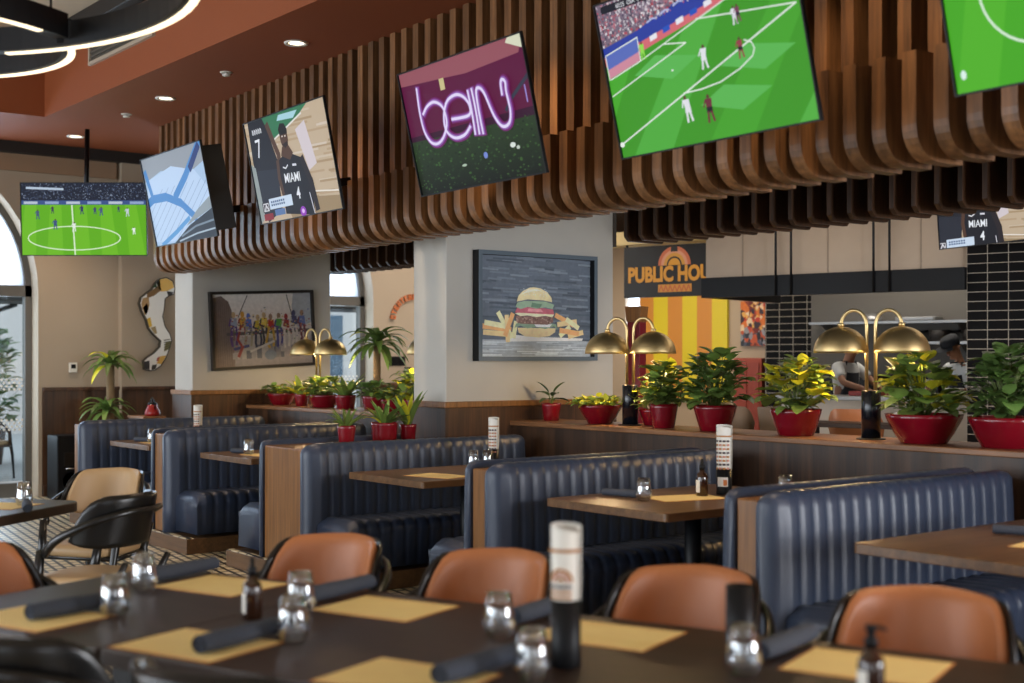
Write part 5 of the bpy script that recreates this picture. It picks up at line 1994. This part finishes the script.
# ---- floor speaker
spk = thing('loudspeaker', 'black floor loudspeaker beside the far left booth bench', 'loudspeaker', (-14.05, 4.80, 0), 0)
MB().box((-0.16, -0.02, 0), (0.16, 0.27, 0.68)).build('cabinet', M['satin'], spk, bevel=0.012)
MB().lathe([(0.0, 0.0), (0.05, 0.0), (0.085, 0.02), (0.095, 0.02)], n=28, M=Matrix.Translation((0.161, 0.125, 0.2)) @ Matrix.Rotation(R(90), 4, 'Y')).build('woofer', M['blackm'], spk)
MB().box((0.155, 0.05, 0.36), (0.163, 0.2, 0.5)).build('horn', M['black'], spk, bevel=0.01)
MB().tube([(0.165, 0.07, 0.33), (0.165, 0.19, 0.33)], 0.008, 8).build('handle', M['chrome'], spk)

# ---- side cabinet with a red kettle
sd = thing('side_cabinet', 'dark low cabinet behind the far left booth bench', 'cabinet', (-13.1, 5.34, 0))
MB().box((-0.25, 0, 0.0), (0.15, 0.24, 0.88)).build('body', M['panelY'], sd)
MB().box((-0.26, -0.01, 0.88), (0.16, 0.24, 0.90)).build('top', M['oak'], sd, bevel=0.003)
kt = thing('red_kettle', 'small red domed kettle with black lid standing behind the far left booth', 'kettle', (-13.06, 5.48, 0.901))
MB().lathe([(0, 0), (0.07, 0), (0.08, 0.015), (0.075, 0.05), (0.055, 0.085), (0.05, 0.115), (0, 0.12)], n=28).build('body', mat('red_enamel', (140, 24, 22), 0.3), kt)
MB().lathe([(0.05, 0.112), (0.045, 0.135), (0.015, 0.145), (0.02, 0.17), (0, 0.175)], n=20).build('lid', M['satin'], kt)
MB().tube([(-0.065, 0, 0.07), (-0.065, 0, 0.15), (0, 0, 0.19), (0.065, 0, 0.15), (0.065, 0, 0.07)], 0.006, 8).build('handle', M['satin'], kt)

# ================================================================== RING PENDANTS


def ring_light(c, r, a0, a1, label, z=2.8):
    t = thing('ring_pendant', label, 'pendant light', (c[0], c[1], z), 0, 'black ring pendants with lit lower edge')
    n = 72
    body, led = MB(), MB()
    rows, rl = [], []
    for k in range(n + 1):
        a = lerp(a0, a1, k / n)
        ca, sa = math.cos(a), math.sin(a)
        rows.append([((r - .03) * ca, (r - .03) * sa, 0.008), ((r + .03) * ca, (r + .03) * sa, 0.008), ((r + .03) * ca, (r + .03) * sa, 0.11), ((r - .03) * ca, (r - .03) * sa, 0.11)])
        if 1 < k < n - 1:
            rl.append([((r - .004) * ca, (r - .004) * sa, 0.003), ((r + .026) * ca, (r + .026) * sa, 0.003), ((r + .026) * ca, (r + .026) * sa, 0.009), ((r - .004) * ca, (r - .004) * sa, 0.009)])
    body.grid(rows, closed=True, caps=True, smooth=False)
    body.build('housing', M['satin'], t)
    led.grid(rl, closed=True, caps=True, smooth=False)
    led.build('light_strip', M['led'], t)
    for k in range(3):
        a = lerp(a0, a1, (k + 0.5) / 3)
        MB().tube([(r * math.cos(a), r * math.sin(a), 0.1), (r * math.cos(a), r * math.sin(a), ZT - z)], 0.006, 6).build('cable', M['satin'], t)
    return t


ring_light((-4.90, 0.73), 1.37, R(-165), R(139), 'largest black ring pendant with lit edge, sweeping across the top left corner')
ring_light((-5.90, 1.32), 0.72, R(57), R(300), 'small black ring pendant with lit edge below the largest ring', 2.81)
ring_light((-6.45, 1.20), 1.20, R(36), R(-220), 'black ring pendant furthest left, its lit strip ending near the big ring', 2.82)

# ================================================================== KITCHEN
KA = R(13.9)
KM = Matrix.Translation((-7.08, 10.92, 0)) @ Matrix.Rotation(KA, 4, 'Z')


def kloc(u, v, z=0.0):
    p = KM @ Vector((u, v, z))
    return (p.x, p.y, p.z)


def kput(o, u=0, v=0, z=0):
    o.location = kloc(u, v, z)
    o.rotation_euler = (0, 0, KA)
    return o


# structure of the open kitchen
kput(struct(MB().box((0, -0.02, 0), (1.6, 0.5, 3.3)).build('pillar', M['tile'])))
kput(struct(MB().box((-3.62, 2.98, 0), (-2.97, 3.25, 2.7)).build('pillar', M['tile'])))
kput(struct(MB().box((-2.97, 2.95, 0), (2.0, 3.15, 3.3)).build('wall_kitchen', M['kwall'])))
kput(struct(MB().box((0.0, 0.5, 0), (0.15, 2.95, 3.3)).build('wall_side', M['kwall'])))
kput(struct(MB().box((-2.79, 0.02, 2.34), (0, 1.7, 3.3)).build('bulkhead', M['hoodpanel'])))
wl_ = MB()
wl_.box((-9.0, 3.6, 0), (-6.15, 3.8, 3.3)).box((-5.9, 3.6, 0), (-3.62, 3.8, 3.3)).box((-6.15, 3.6, 2.6), (-5.9, 3.8, 3.3))
kput(struct(wl_.build('wall_far', mat('far_wall', (190, 170, 146), 0.8))))
gp = MB().box((-6.15, 3.68, 0), (-5.9, 3.69, 2.6))
kput(struct(gp.build('window_3', M['frost'])))
area('daylight_slot', kloc(-6.02, 3.75, 1.3), (R(-90), 0, KA), 0.25, 2.5, 14, (0.86, 0.93, 1.0))
# striped panel, each stripe colour given a faint emission
st_ = MB()
n_st = 6
for k in range(n_st):
    u0, u1 = -5.88 + k * 0.233, -5.88 + (k + 1) * 0.233
    st_.box((u0, 3.55, 0.9), (u1, 3.6, 2.62), k % 2)
sp1 = kput(st_.build('striped_panel', [mat('amber_stripe', (196, 128, 44), 0.4, emit=0.14), mat('yellow_stripe', (206, 184, 24), 0.4, emit=0.16)]))
tag(sp1, 'wall panel of yellow and amber vertical stripes below the hanging sign', 'wall panel')

# hood: dark band, hanging rods
hd = kput(thing('extractor_hood', 'long black extractor hood band hung on rods over the kitchen counter', 'hood'))
MB().box((-2.79, -0.08, 2.135), (0.0, 0.0, 2.345)).box((-2.79, 0.0, 2.135), (-2.71, 1.6, 2.345)).build('band', M['satin'], hd)
MB().box((-2.71, 0.0, 2.30), (0.0, 1.6, 2.34)).build('canopy', M['darktrim'], hd)
for uu in (-1.92, -1.75, -0.88, -0.72):
    MB().tube([(uu, -0.09, 2.135), (uu, -0.09, 3.2)], 0.013, 8).build('rod', M['satin'], hd)
# sign
jb = MB()
for uu in (-2.35, -1.4, -0.45):
    jb.box((uu - 0.004, 0.012, 2.34), (uu + 0.004, 0.021, 3.3))
kput(struct(jb.build('trim_6', mat('joint_line', (140, 128, 114), 0.8))))
sg = kput(thing('hanging_sign', 'black hanging sign reading PUBLIC HOUSE in amber letters under a striped arch', 'sign'), -4.13, 0.5, 2.19)
MB().box((0, -0.02, 0), (1.32, 0.03, 0.58)).build('board', mat('sign_board', (30, 26, 20), 0.5), sg)
MB().box((0.02, -0.01, 0.58), (0.04, 0.01, 1.2)).box((1.28, -0.01, 0.58), (1.30, 0.01, 1.2)).build('hanger', M['blackm'], sg)
p = Pic(1.32, 0.58)
p.up()
for rad, c in ((0.212, (204, 104, 62)), (0.172, (222, 148, 110)), (0.138, (214, 146, 48)), (0.098, (30, 26, 20)), (0.078, (222, 150, 36))):
    pts = [(0.51 + rad / 1.32 * math.cos(PI * k / 20), 0.61 + rad / 0.58 * math.sin(PI * k / 20)) for k in range(21)]
    p.poly(pts, c)
    p.up()
p.poly([(0.475, 0.87), (0.545, 0.87), (0.54, 1.0), (0.48, 1.0)], (30, 26, 20))
p.text('PUBLIC HOUSE', 0.52, 0.31, 0.40, (226, 150, 36), bold=0.045, sx=0.81)
p.poly([(0.35, .09), (0.68, .09), (0.68, .24), (0.35, .24)], (216, 142, 44))
p.up()
for k in range(7):
    p.line([(0.36 + k * .045, .11), (.38 + k * .045, .22), (.40 + k * .045, .11)], 0.012, (196, 96, 44))
p.build('lettering', attr_mat('sign_emission', emit=0.55, rough=0.5), sg).location = (0, -0.021, 0)  # artwork colours emit faintly over a near black base
kput(struct(MB().box((-4.5, 0.45, 2.80), (-2.8, 0.75, 2.95)).build('soffit', mat('cream_beam', (226, 200, 140), 0.7))))

# abstract art panel and red seat back
p = Pic(0.48, 0.60, 2e-5)
rnd = random.Random(30)
p.poly([(0, 0), (1, 0), (1, 1), (0, 1)], (150, 60, 34))
for L_ in range(3):
    p.up()
    for k in range(60):
        x, y = rnd.random(), rnd.random()
        warm = y > 0.35
        c = rnd.choice(((226, 120, 40), (206, 60, 34), (236, 180, 90), (120, 40, 30), (60, 40, 50), (240, 210, 170)) if warm else ((44, 46, 60), (80, 84, 100), (150, 150, 156), (200, 90, 50), (30, 28, 36)))
        s_ = rnd.uniform(0.05, 0.16)
        p.poly([(x + s_ * math.cos(q * 1.05 + k) * rnd.uniform(.4, 1), y + s_ * math.sin(q * 1.05 + k) * rnd.uniform(.4, 1)) for q in range(6)], c)
ar = kput(thing('art_panel', 'fiery orange abstract art panel on the far wall beside the black tiles', 'picture'), -4.28, 3.56, 1.66)
MB().box((0, 0, 0), (0.48, 0.04, 0.60)).build('canvas', M['satin'], ar)
p.build('artwork', M['print'], ar).location = (0, -0.002, 0)
rs = kput(thing('red_cabinet', 'rust red cabinet below the fiery art panel', 'cabinet'), -4.2, 3.2, 0)
MB().box((0, 0, 0.05), (0.42, 0.3, 1.50)).build('body', mat('rust_paint', (160, 62, 34), 0.5), rs, bevel=0.015)
MB().box((0.04, -0.012, 0.1), (0.2, 0, 1.44)).build('door', mat('rust_paint_door', (150, 56, 32), 0.5), rs)
MB().box((0.22, -0.012, 0.1), (0.38, 0, 1.44)).build('door', mat('rust_paint_door', (150, 56, 32), 0.5), rs)

# dark red post behind the pillar
rp_ = thing('service_post', 'dark red post with brown cap right behind the middle brass lamp', 'post', (-8.06, 7.62, 0), R(20))
MB().box((-0.06, -0.06, 0.02), (0.06, 0.06, 1.80)).build('shaft', mat('oxblood_paint', (112, 16, 30), 0.4), rp_, bevel=0.006)
MB().prism([(-0.06, 1.80), (0.06, 1.80), (0.075, 1.93), (-0.075, 1.93)], -0.07, 0.07, XZ).build('cap', M['oakV'], rp_)
MB().box((-0.14, -0.14, 0), (0.14, 0.14, 0.02)).build('foot', M['blackm'], rp_)

# counter
ct = kput(thing('kitchen_counter', 'white fronted kitchen counter with steel top before the cooks', 'counter'))
MB().box((-2.55, 1.3, 0.0), (-0.02, 1.75, 1.04)).build('front', mat('counter_white', (196, 188, 178), 0.6), ct)
MB().box((-2.6, 1.24, 1.04), (-0.02, 1.8, 1.085)).build('top', M['steel'], ct, bevel=0.004)
# back shelves with ware
for (u0, u1, z, lb) in ((-2.85, -0.9, 1.905, 'upper steel wall shelf in the kitchen'), (-1.75, -0.85, 1.66, 'lower steel wall shelf behind the right-hand cook')):
    s_ = kput(thing('wall_shelf', lb, 'shelf'), 0, 2.95, 0)
    MB().box((u0, -0.32, z), (u1, 0, z + 0.03)).build('board', M['steel'], s_)
    for uu in (u0 + 0.15, u1 - 0.15):
        MB().prism([(-0.3, z), (0, z), (0, z - 0.15)], uu - 0.01, uu + 0.01, lambda a, b, w_: (w_, a, b)).build('bracket', M['steel'], s_)
pan_m = MB().lathe([(0, 0), (0.11, 0), (0.125, 0.13), (0.12, 0.13), (0.105, 0.01), (0, 0.01)], n=20)
for k, (uu, zz, lb) in enumerate(((-1.66, 1.692, 'dark cooking pot on the lower kitchen shelf, left'), (-1.28, 1.692, 'dark cooking pot on the lower kitchen shelf, middle'), (-0.90, 1.692, 'dark cooking pot on the lower kitchen shelf, right'))):
    t = kput(thing('cooking_pot', lb, 'pot', group='pots on the kitchen shelf'), uu, 2.78, zz)
    pan_m.build('body', M['darktrim'], t)
    MB().tube([(0.12, 0, 0.11), (0.24, 0, 0.125)], 0.012, 8).build('handle', M['blackm'], t)
tr_ = kput(thing('steel_tray', 'upturned steel tray on the upper kitchen shelf', 'tray'), -0.98 - 0.55, 2.78, 1.936)
MB().prism(rrect(0.5, 0.26, 0.04), 0, 0.045, XYZ).build('body', M['steel'], tr_, bevel=0.01)
bw = kput(thing('mixing_bowl', 'upturned steel bowl on the upper kitchen shelf behind the lamp', 'bowl'), -2.1, 2.78, 1.936)
MB().lathe([(0.13, 0), (0.125, 0.03), (0.09, 0.08), (0, 0.1)], n=24).build('body', M['steel'], bw)
dr_ = kput(thing('dark_range', 'dark cooking range against the kitchen back wall', 'oven'), 0, 0, 0)
MB().box((-2.9, 2.35, 0), (-0.1, 2.9, 1.0)).build('body', M['darktrim'], dr_)
MB().box((-2.7, 2.5, 1.0), (-1.2, 2.85, 1.30)).build('hob_unit', M['blackm'], dr_)
MB().box((-2.9, 2.33, 0.9), (-0.1, 2.35, 0.95)).build('rail', M['steel'], dr_)
rdx = kput(thing('red_tray', 'red tray on the kitchen counter right of the rightmost lamp', 'tray'), -1.62, 1.5, 1.086)
MB().prism(rrect(0.34, 0.26, 0.03), 0, 0.05, XYZ).build('body', mat('red_plastic', (150, 24, 24), 0.4), rdx, bevel=0.008)
pl_ = MB().lathe([(0, 0), (0.06, 0), (0.11, 0.014), (0.105, 0.018), (0.06, 0.006), (0, 0.006)], n=24)
for k in range(5):
    o = kput(pl_.build('dinner_plate', M['white']), -0.62, 1.37, 1.086 + k * 0.02)
    tag(o, 'white plate in a stack on the counter, ' + ('bottom', 'second', 'middle', 'fourth', 'top')[k] + ' of the stack', 'plate', 'stack of plates on the kitchen counter')
for k in range(4):
    t = kput(thing('condiment_jar', 'small pale jar in a row on the counter, ' + ('first', 'second', 'third', 'fourth')[k] + ' from the left', 'jar', group='row of jars on the kitchen counter'), -1.40 + k * 0.11, 1.68, 1.086)
    MB().lathe([(0, 0), (0.035, 0), (0.035, 0.1), (0.03, 0.11), (0, 0.11)], n=16).build('body', M['white'], t)
    MB().lathe([(0, 0.11), (0.034, 0.11), (0.034, 0.13), (0, 0.13)], n=16).build('lid', M['satin'], t)

# counter stools and a bar table beyond the ledge
def stool(u, v, rz, m_, label):
    t = kput(thing('counter_stool', label, 'stool', group='counter stools beyond the ledge'), u, v, 0)
    t.rotation_euler = (0, 0, KA + rz)
    MB().prism(rrect(0.42, 0.40, 0.08), 0.66, 0.72, XYZ).build('seat', m_, t, bevel=0.015)
    rows = []
    for k in range(15):
        q = -1 + 2 * k / 14
        a = q * R(70)
        e = abs(q)
        top = 1.04 - 0.16 * max(0, (e - .5) / .5) ** 2
        rows.append([(0.22 * math.sin(a), -0.2 * math.cos(a) - 0.02, 0.76), (0.25 * math.sin(a), -0.25 * math.cos(a) - 0.02, top), (0.275 * math.sin(a), -0.275 * math.cos(a) - 0.02, top), (0.25 * math.sin(a), -0.23 * math.cos(a) - 0.02, 0.76)])
    MB().grid(rows, closed=True, caps=True).build('backrest', m_, t)
    for sx in (-1, 1):
        MB().tube([(sx * .2, .19, 0), (sx * .17, .15, .67)], .014, 8).build('leg', M['black'], t)
        MB().tube([(sx * .2, -.21, 0), (sx * .17, -.16, .67), (sx * .17, -.2, .8)], .014, 8).build('leg', M['black'], t)
    MB().tube([(-.19, .18, .25), (.19, .18, .25), (.19, -.19, .25), (-.19, -.19, .25)], .01, 8, closed=True).build('foot_ring', M['black'], t)
    return t


taupe = mat('taupe_upholstery', (120, 102, 84), 0.7)
stool(-2.0, -0.9, R(20), taupe, 'taupe counter stool beyond the ledge, left of the pair behind the plants')
stool(-1.38, -0.9, R(-15), taupe, 'taupe counter stool beyond the ledge, right of the pair behind the plants')
stool(-0.72, -0.8, R(10), M['orange'], 'brown leather counter stool beyond the ledge, left of the rightmost lamp')
bt = kput(thing('bar_table', 'dark narrow bar table beyond the ledge behind the rightmost lamp', 'table'), -0.35, -1.45, 0)
MB().box((-0.6, -0.2, 0.90), (0.6, 0.2, 0.94)).build('tabletop', M['darkwood'], bt, bevel=0.004)
for sx in (-1, 1):
    MB().box((sx * .5 - .03, -.03, 0.02), (sx * .5 + .03, .03, .9)).build('leg', M['satin'], bt)
    MB().box((sx * .5 - .05, -.18, 0), (sx * .5 + .05, .18, .02)).build('foot', M['satin'], bt)


# ================================================================== COOKS
def skinned(name, pts, edges_, m_, parent, sub=2):
    me = bpy.data.meshes.new(name)
    me.from_pydata([p[:3] for p in pts], edges_, [])
    me.materials.append(m_)
    o = bpy.data.objects.new(name, me)
    COL.objects.link(o)
    o.parent = parent
    sk = o.modifiers.new('skin', 'SKIN')
    sk.use_smooth_shade = True
    if not me.skin_vertices:
        raise RuntimeError('no skin layer')
    sd_ = me.skin_vertices[0].data
    for k, p_ in enumerate(pts):
        r_ = p_[3]
        sd_[k].radius = (r_, r_) if not isinstance(r_, tuple) else r_
        sd_[k].use_root = (k == 0)
    ss = o.modifiers.new('sub', 'SUBSURF')
    ss.levels = sub
    ss.render_levels = sub
    return o


def cook(loc, rz, label, bend, arm_l, arm_r, head_yaw=0.0, nod=0.5):
    """standing figure facing +y, bending forward; arms are lists of shoulder-elbow-wrist points"""
    t = thing('person', label, 'person', loc, rz, 'cooks in the kitchen')
    sb, cb_ = math.sin(bend), math.cos(bend)

    def sp(h):                      # point along the spine above the hip
        return Vector((0, h * sb, 0.93 + h * cb_))
    P_, E_ = [], []

    def v(p, r):
        P_.append((p[0], p[1], p[2], r))
        return len(P_) - 1

    def e(a, b):
        E_.append((a, b))
    pel = v((0, 0, 0.93), (0.15, 0.11))
    wa = v(sp(0.18), (0.135, 0.10))
    e(pel, wa)
    chs = v(sp(0.36), (0.155, 0.115))
    e(wa, chs)
    nb = v(sp(0.52), (0.07, 0.065))
    e(chs, nb)
    hd0 = sp(0.60) + Vector((0, 0.02, 0))
    nk = v(hd0, (0.056, 0.056))
    e(nb, nk)
    hv = Vector((math.sin(head_yaw) * math.sin(nod), math.cos(head_yaw) * math.sin(nod), math.cos(nod)))
    fwd = Vector((math.sin(head_yaw) * math.cos(nod), math.cos(head_yaw) * math.cos(nod), -math.sin(nod)))
    h1 = v(hd0 + hv * 0.07 + fwd * 0.012, (0.066, 0.078))
    e(nk, h1)
    h2 = v(hd0 + hv * 0.13 + fwd * 0.01, (0.078, 0.092))
    e(h1, h2)
    h3 = v(hd0 + hv * 0.195, (0.058, 0.068))
    e(h2, h3)
    for sx, arm in ((-1, arm_l), (1, arm_r)):
        sh = sp(0.46) + Vector((sx * 0.165, 0, 0))
        s0 = v(sh, 0.058)
        e(chs, s0)
        el = Vector(arm[0])
        wr = Vector(arm[1])
        m1 = v((sh + el) / 2, 0.047)
        e(s0, m1)
        e0 = v(el, 0.040)
        e(m1, e0)
        m2 = v((el + wr) / 2, 0.036)
        e(e0, m2)
        w0 = v(wr, 0.026)
        e(m2, w0)
        d = (wr - el).normalized()
        side = d.cross(Vector((0, 0, 1))).normalized()
        palm = wr + d * 0.06
        p0 = v(palm, (0.036, 0.02))
        e(w0, p0)
        for q in range(4):
            off = (q - 1.5) * 0.019
            L_ = (0.06, 0.075, 0.08, 0.068)[q if sx > 0 else 3 - q]
            k0 = v(palm + d * 0.03 + side * off, 0.010)
            e(p0, k0)
            k1 = v(palm + d * (0.03 + L_ * 0.55) + side * off * 1.15 + Vector((0, 0, -0.008)), 0.0085)
            e(k0, k1)
            k2 = v(palm + d * (0.03 + L_ * 0.9) + side * off * 1.2 + Vector((0, 0, -0.03)), 0.0075)
            e(k1, k2)
        tb_ = v(wr + d * 0.035 - side * sx * 0.034, 0.0115)
        e(w0, tb_)
        tb2 = v(wr + d * 0.075 - side * sx * 0.055 + Vector((0, 0, -0.012)), 0.0095)
        e(tb_, tb2)
    legs = []
    for sx in (-1, 1):
        hp = v((sx * 0.09, 0, 0.88), 0.088)
        e(pel, hp)
        kn = v((sx * 0.105, 0.015, 0.49), 0.058)
        e(hp, kn)
        cf = v((sx * 0.11, -0.01, 0.32), 0.055)
        e(kn, cf)
        an = v((sx * 0.115, -0.01, 0.09), 0.04)
        e(cf, an)
        ft = v((sx * 0.125, 0.13, 0.04), 0.038)
        e(an, ft)
    skinned('body', P_, E_, M['skin'], t)
    # face
    face = thing_child = None
    hc = hd0 + hv * 0.125 + fwd * 0.01
    rt_ = fwd.cross(hv).normalized()
    fm = MB()
    nose = [hc + fwd * 0.088 + hv * 0.02, hc + fwd * 0.112 - hv * 0.018, hc + fwd * 0.088 - hv * 0.026 + rt_ * 0.014, hc + fwd * 0.088 - hv * 0.026 - rt_ * 0.014]
    fm.add(nose, [(0, 1, 2), (0, 3, 1), (1, 3, 2), (0, 2, 3)], 0, True)
    for sx in (-1, 1):
        fm.lathe([(0, -0.02), (0.016, -0.012), (0.02, 0), (0.016, 0.012), (0, 0.02)], tuple(hc + rt_ * sx * 0.082 - fwd * 0.01), 10, 0)
        fm.lathe([(0, -0.007), (0.008, 0), (0, 0.007)], tuple(hc + fwd * 0.084 + rt_ * sx * 0.03 + hv * 0.018), 8, 1)
    fm.tube([hc + fwd * 0.084 - hv * 0.05 - rt_ * 0.022, hc + fwd * 0.09 - hv * 0.052, hc + fwd * 0.084 - hv * 0.05 + rt_ * 0.022], 0.006, 6, 2)
    fm.build('face', [M['skin'], M['hair'], mat('lips', (120, 66, 56), 0.5)], t)
    # hair at the back and cap
    Mh = Matrix((tuple(rt_) + (0,), tuple(fwd) + (0,), tuple(hv) + (0,), (0, 0, 0, 1))).transposed()
    Mh = Matrix.Translation(hc) @ Mh
    hm = MB()
    rows = []
    for k in range(8):
        a = -0.5 + (PI / 2 + 0.5) * k / 7
        rows.append([tuple(Mh @ Vector((0.092 * math.cos(a) * math.cos(b), 0.104 * math.cos(a) * math.sin(b) - 0.004, 0.03 + 0.085 * math.sin(a)))) for b in [PI + PI * q / 14 for q in range(15)]])
    hm.grid(rows)
    hm.build('hair', M['hair'], t)
    cm = MB()
    prof = [(0.098, 0.045), (0.102, 0.06), (0.099, 0.085), (0.085, 0.115), (0.05, 0.128), (0, 0.13)]
    rows = []
    for r_, z_ in prof:
        rows.append([tuple(Mh @ Vector((r_ * math.cos(b), r_ * 1.12 * math.sin(b), z_))) for b in [2 * PI * q / 24 for q in range(24)]])
    cm.grid(rows, closed=True)
    brim = []
    for rr, dz in ((0.098, 0.05), (0.13, 0.046), (0.165, 0.036)):
        brim.append([tuple(Mh @ Vector((rr * 0.9 * math.cos(b), rr * 1.12 * math.sin(b), dz))) for b in [PI * 0.2 + PI * 0.6 * q / 12 for q in range(13)]])
    cm.grid(brim)
    cp_ = cm.build('cap', M['apron'], t)
    # t-shirt
    T_, F_ = [], []

    def tv_(p, r):
        T_.append((p[0], p[1], p[2], r))
        return len(T_) - 1
    a0 = tv_(sp(0.02), (0.165, 0.125))
    a1 = tv_(sp(0.2), (0.15, 0.115))
    a2 = tv_(sp(0.37), (0.17, 0.13))
    a3 = tv_(sp(0.515), (0.085, 0.08))
    F_ += [(a0, a1), (a1, a2), (a2, a3)]
    for sx, arm in ((-1, arm_l), (1, arm_r)):
        sh = sp(0.465) + Vector((sx * 0.165, 0, 0))
        el = Vector(arm[0])
        b0 = tv_(sh, 0.074)
        b1 = tv_(sh + (el - sh) * 0.45, 0.068)
        b2 = tv_(sh + (el - sh) * 0.72, 0.064)
        F_ += [(a2, b0), (b0, b1), (b1, b2)]
    skinned('shirt', T_, F_, M['shirt'], t)
    # trousers
    T_, F_ = [], []
    c0 = tv_((0, 0, 0.95), (0.165, 0.125))
    for sx in (-1, 1):
        h_ = tv_((sx * 0.092, 0, 0.87), 0.1)
        k_ = tv_((sx * 0.105, 0.012, 0.49), 0.075)
        f_ = tv_((sx * 0.115, -0.005, 0.1), 0.066)
        F_ += [(c0, h_), (h_, k_), (k_, f_)]
    skinned('trousers', T_, F_, M['hair'], t)
    # apron: bib and skirt wrapped round the front, with neck strap
    ap_ = MB()
    rows = []
    for h_, hw_, dep in ((-0.45, 0.25, 0.16), (-0.2, 0.235, 0.155), (0.0, 0.2, 0.15), (0.15, 0.165, 0.14), (0.24, 0.13, 0.142), (0.42, 0.10, 0.146)):
        c_ = sp(h_) if h_ > 0 else Vector((0, 0, 0.93 + h_))
        rows.append([(hw_ * math.sin(q * 1.25), c_.y + dep * math.cos(q * 1.1) * (1 if h_ <= 0 else 1), c_.z + (0 if h_ <= 0 else -dep * math.sin(bend) * math.cos(q))) for q in [-1 + 2 * k / 12 for k in range(13)]])
    ap_.grid(rows)
    for sx in (-1, 1):
        tp = Vector(rows[-1][0 if sx < 0 else 12])
        ap_.tube([tp, sp(0.50) + Vector((sx * 0.075, 0.05, 0.03)), sp(0.53) + Vector((sx * 0.03, -0.075, 0.01))], 0.011, 6)
    o = ap_.build('apron', M['apron'], t)
    sd_m = o.modifiers.new('thick', 'SOLIDIFY')
    sd_m.thickness = 0.006
    return t


cook(kloc(-0.70, 1.99), KA + R(158), 'cook in black cap, white shirt and black apron bending over the counter at right', 0.22,
     [(-0.30, 0.24, 1.16), (-0.17, 0.42, 1.13)], [(0.31, 0.22, 1.16), (0.20, 0.42, 1.13)], R(0), 0.55)
cook(kloc(-2.12, 2.02), KA + R(-110), 'cook in white shirt and black apron reaching right, head behind the brass dome', 0.12,
     [(-0.24, 0.22, 1.22), (-0.16, 0.45, 1.14)], [(0.24, 0.22, 1.22), (0.10, 0.46, 1.14)], 0.0, 0.35)

# ---- lights inside the kitchen and over the far wall
area('kitchen_light', kloc(-1.4, 2.2, 3.1), (0, 0, KA), 2.2, 0.5, 30, (1.0, 0.93, 0.82))
area('aisle_light', (-6.6, 9.2, 3.5), (0, 0, 0), 5.0, 1.2, 52, (1.0, 0.88, 0.76))
area('far_light', kloc(-4.8, 2.4, 3.1), (0, 0, KA), 2.0, 0.6, 20, (1.0, 0.85, 0.62))
area('end_aisle_light', (-12.6, 9.4, 3.5), (0, 0, 0), 2.0, 1.6, 70, (1.0, 0.9, 0.78))
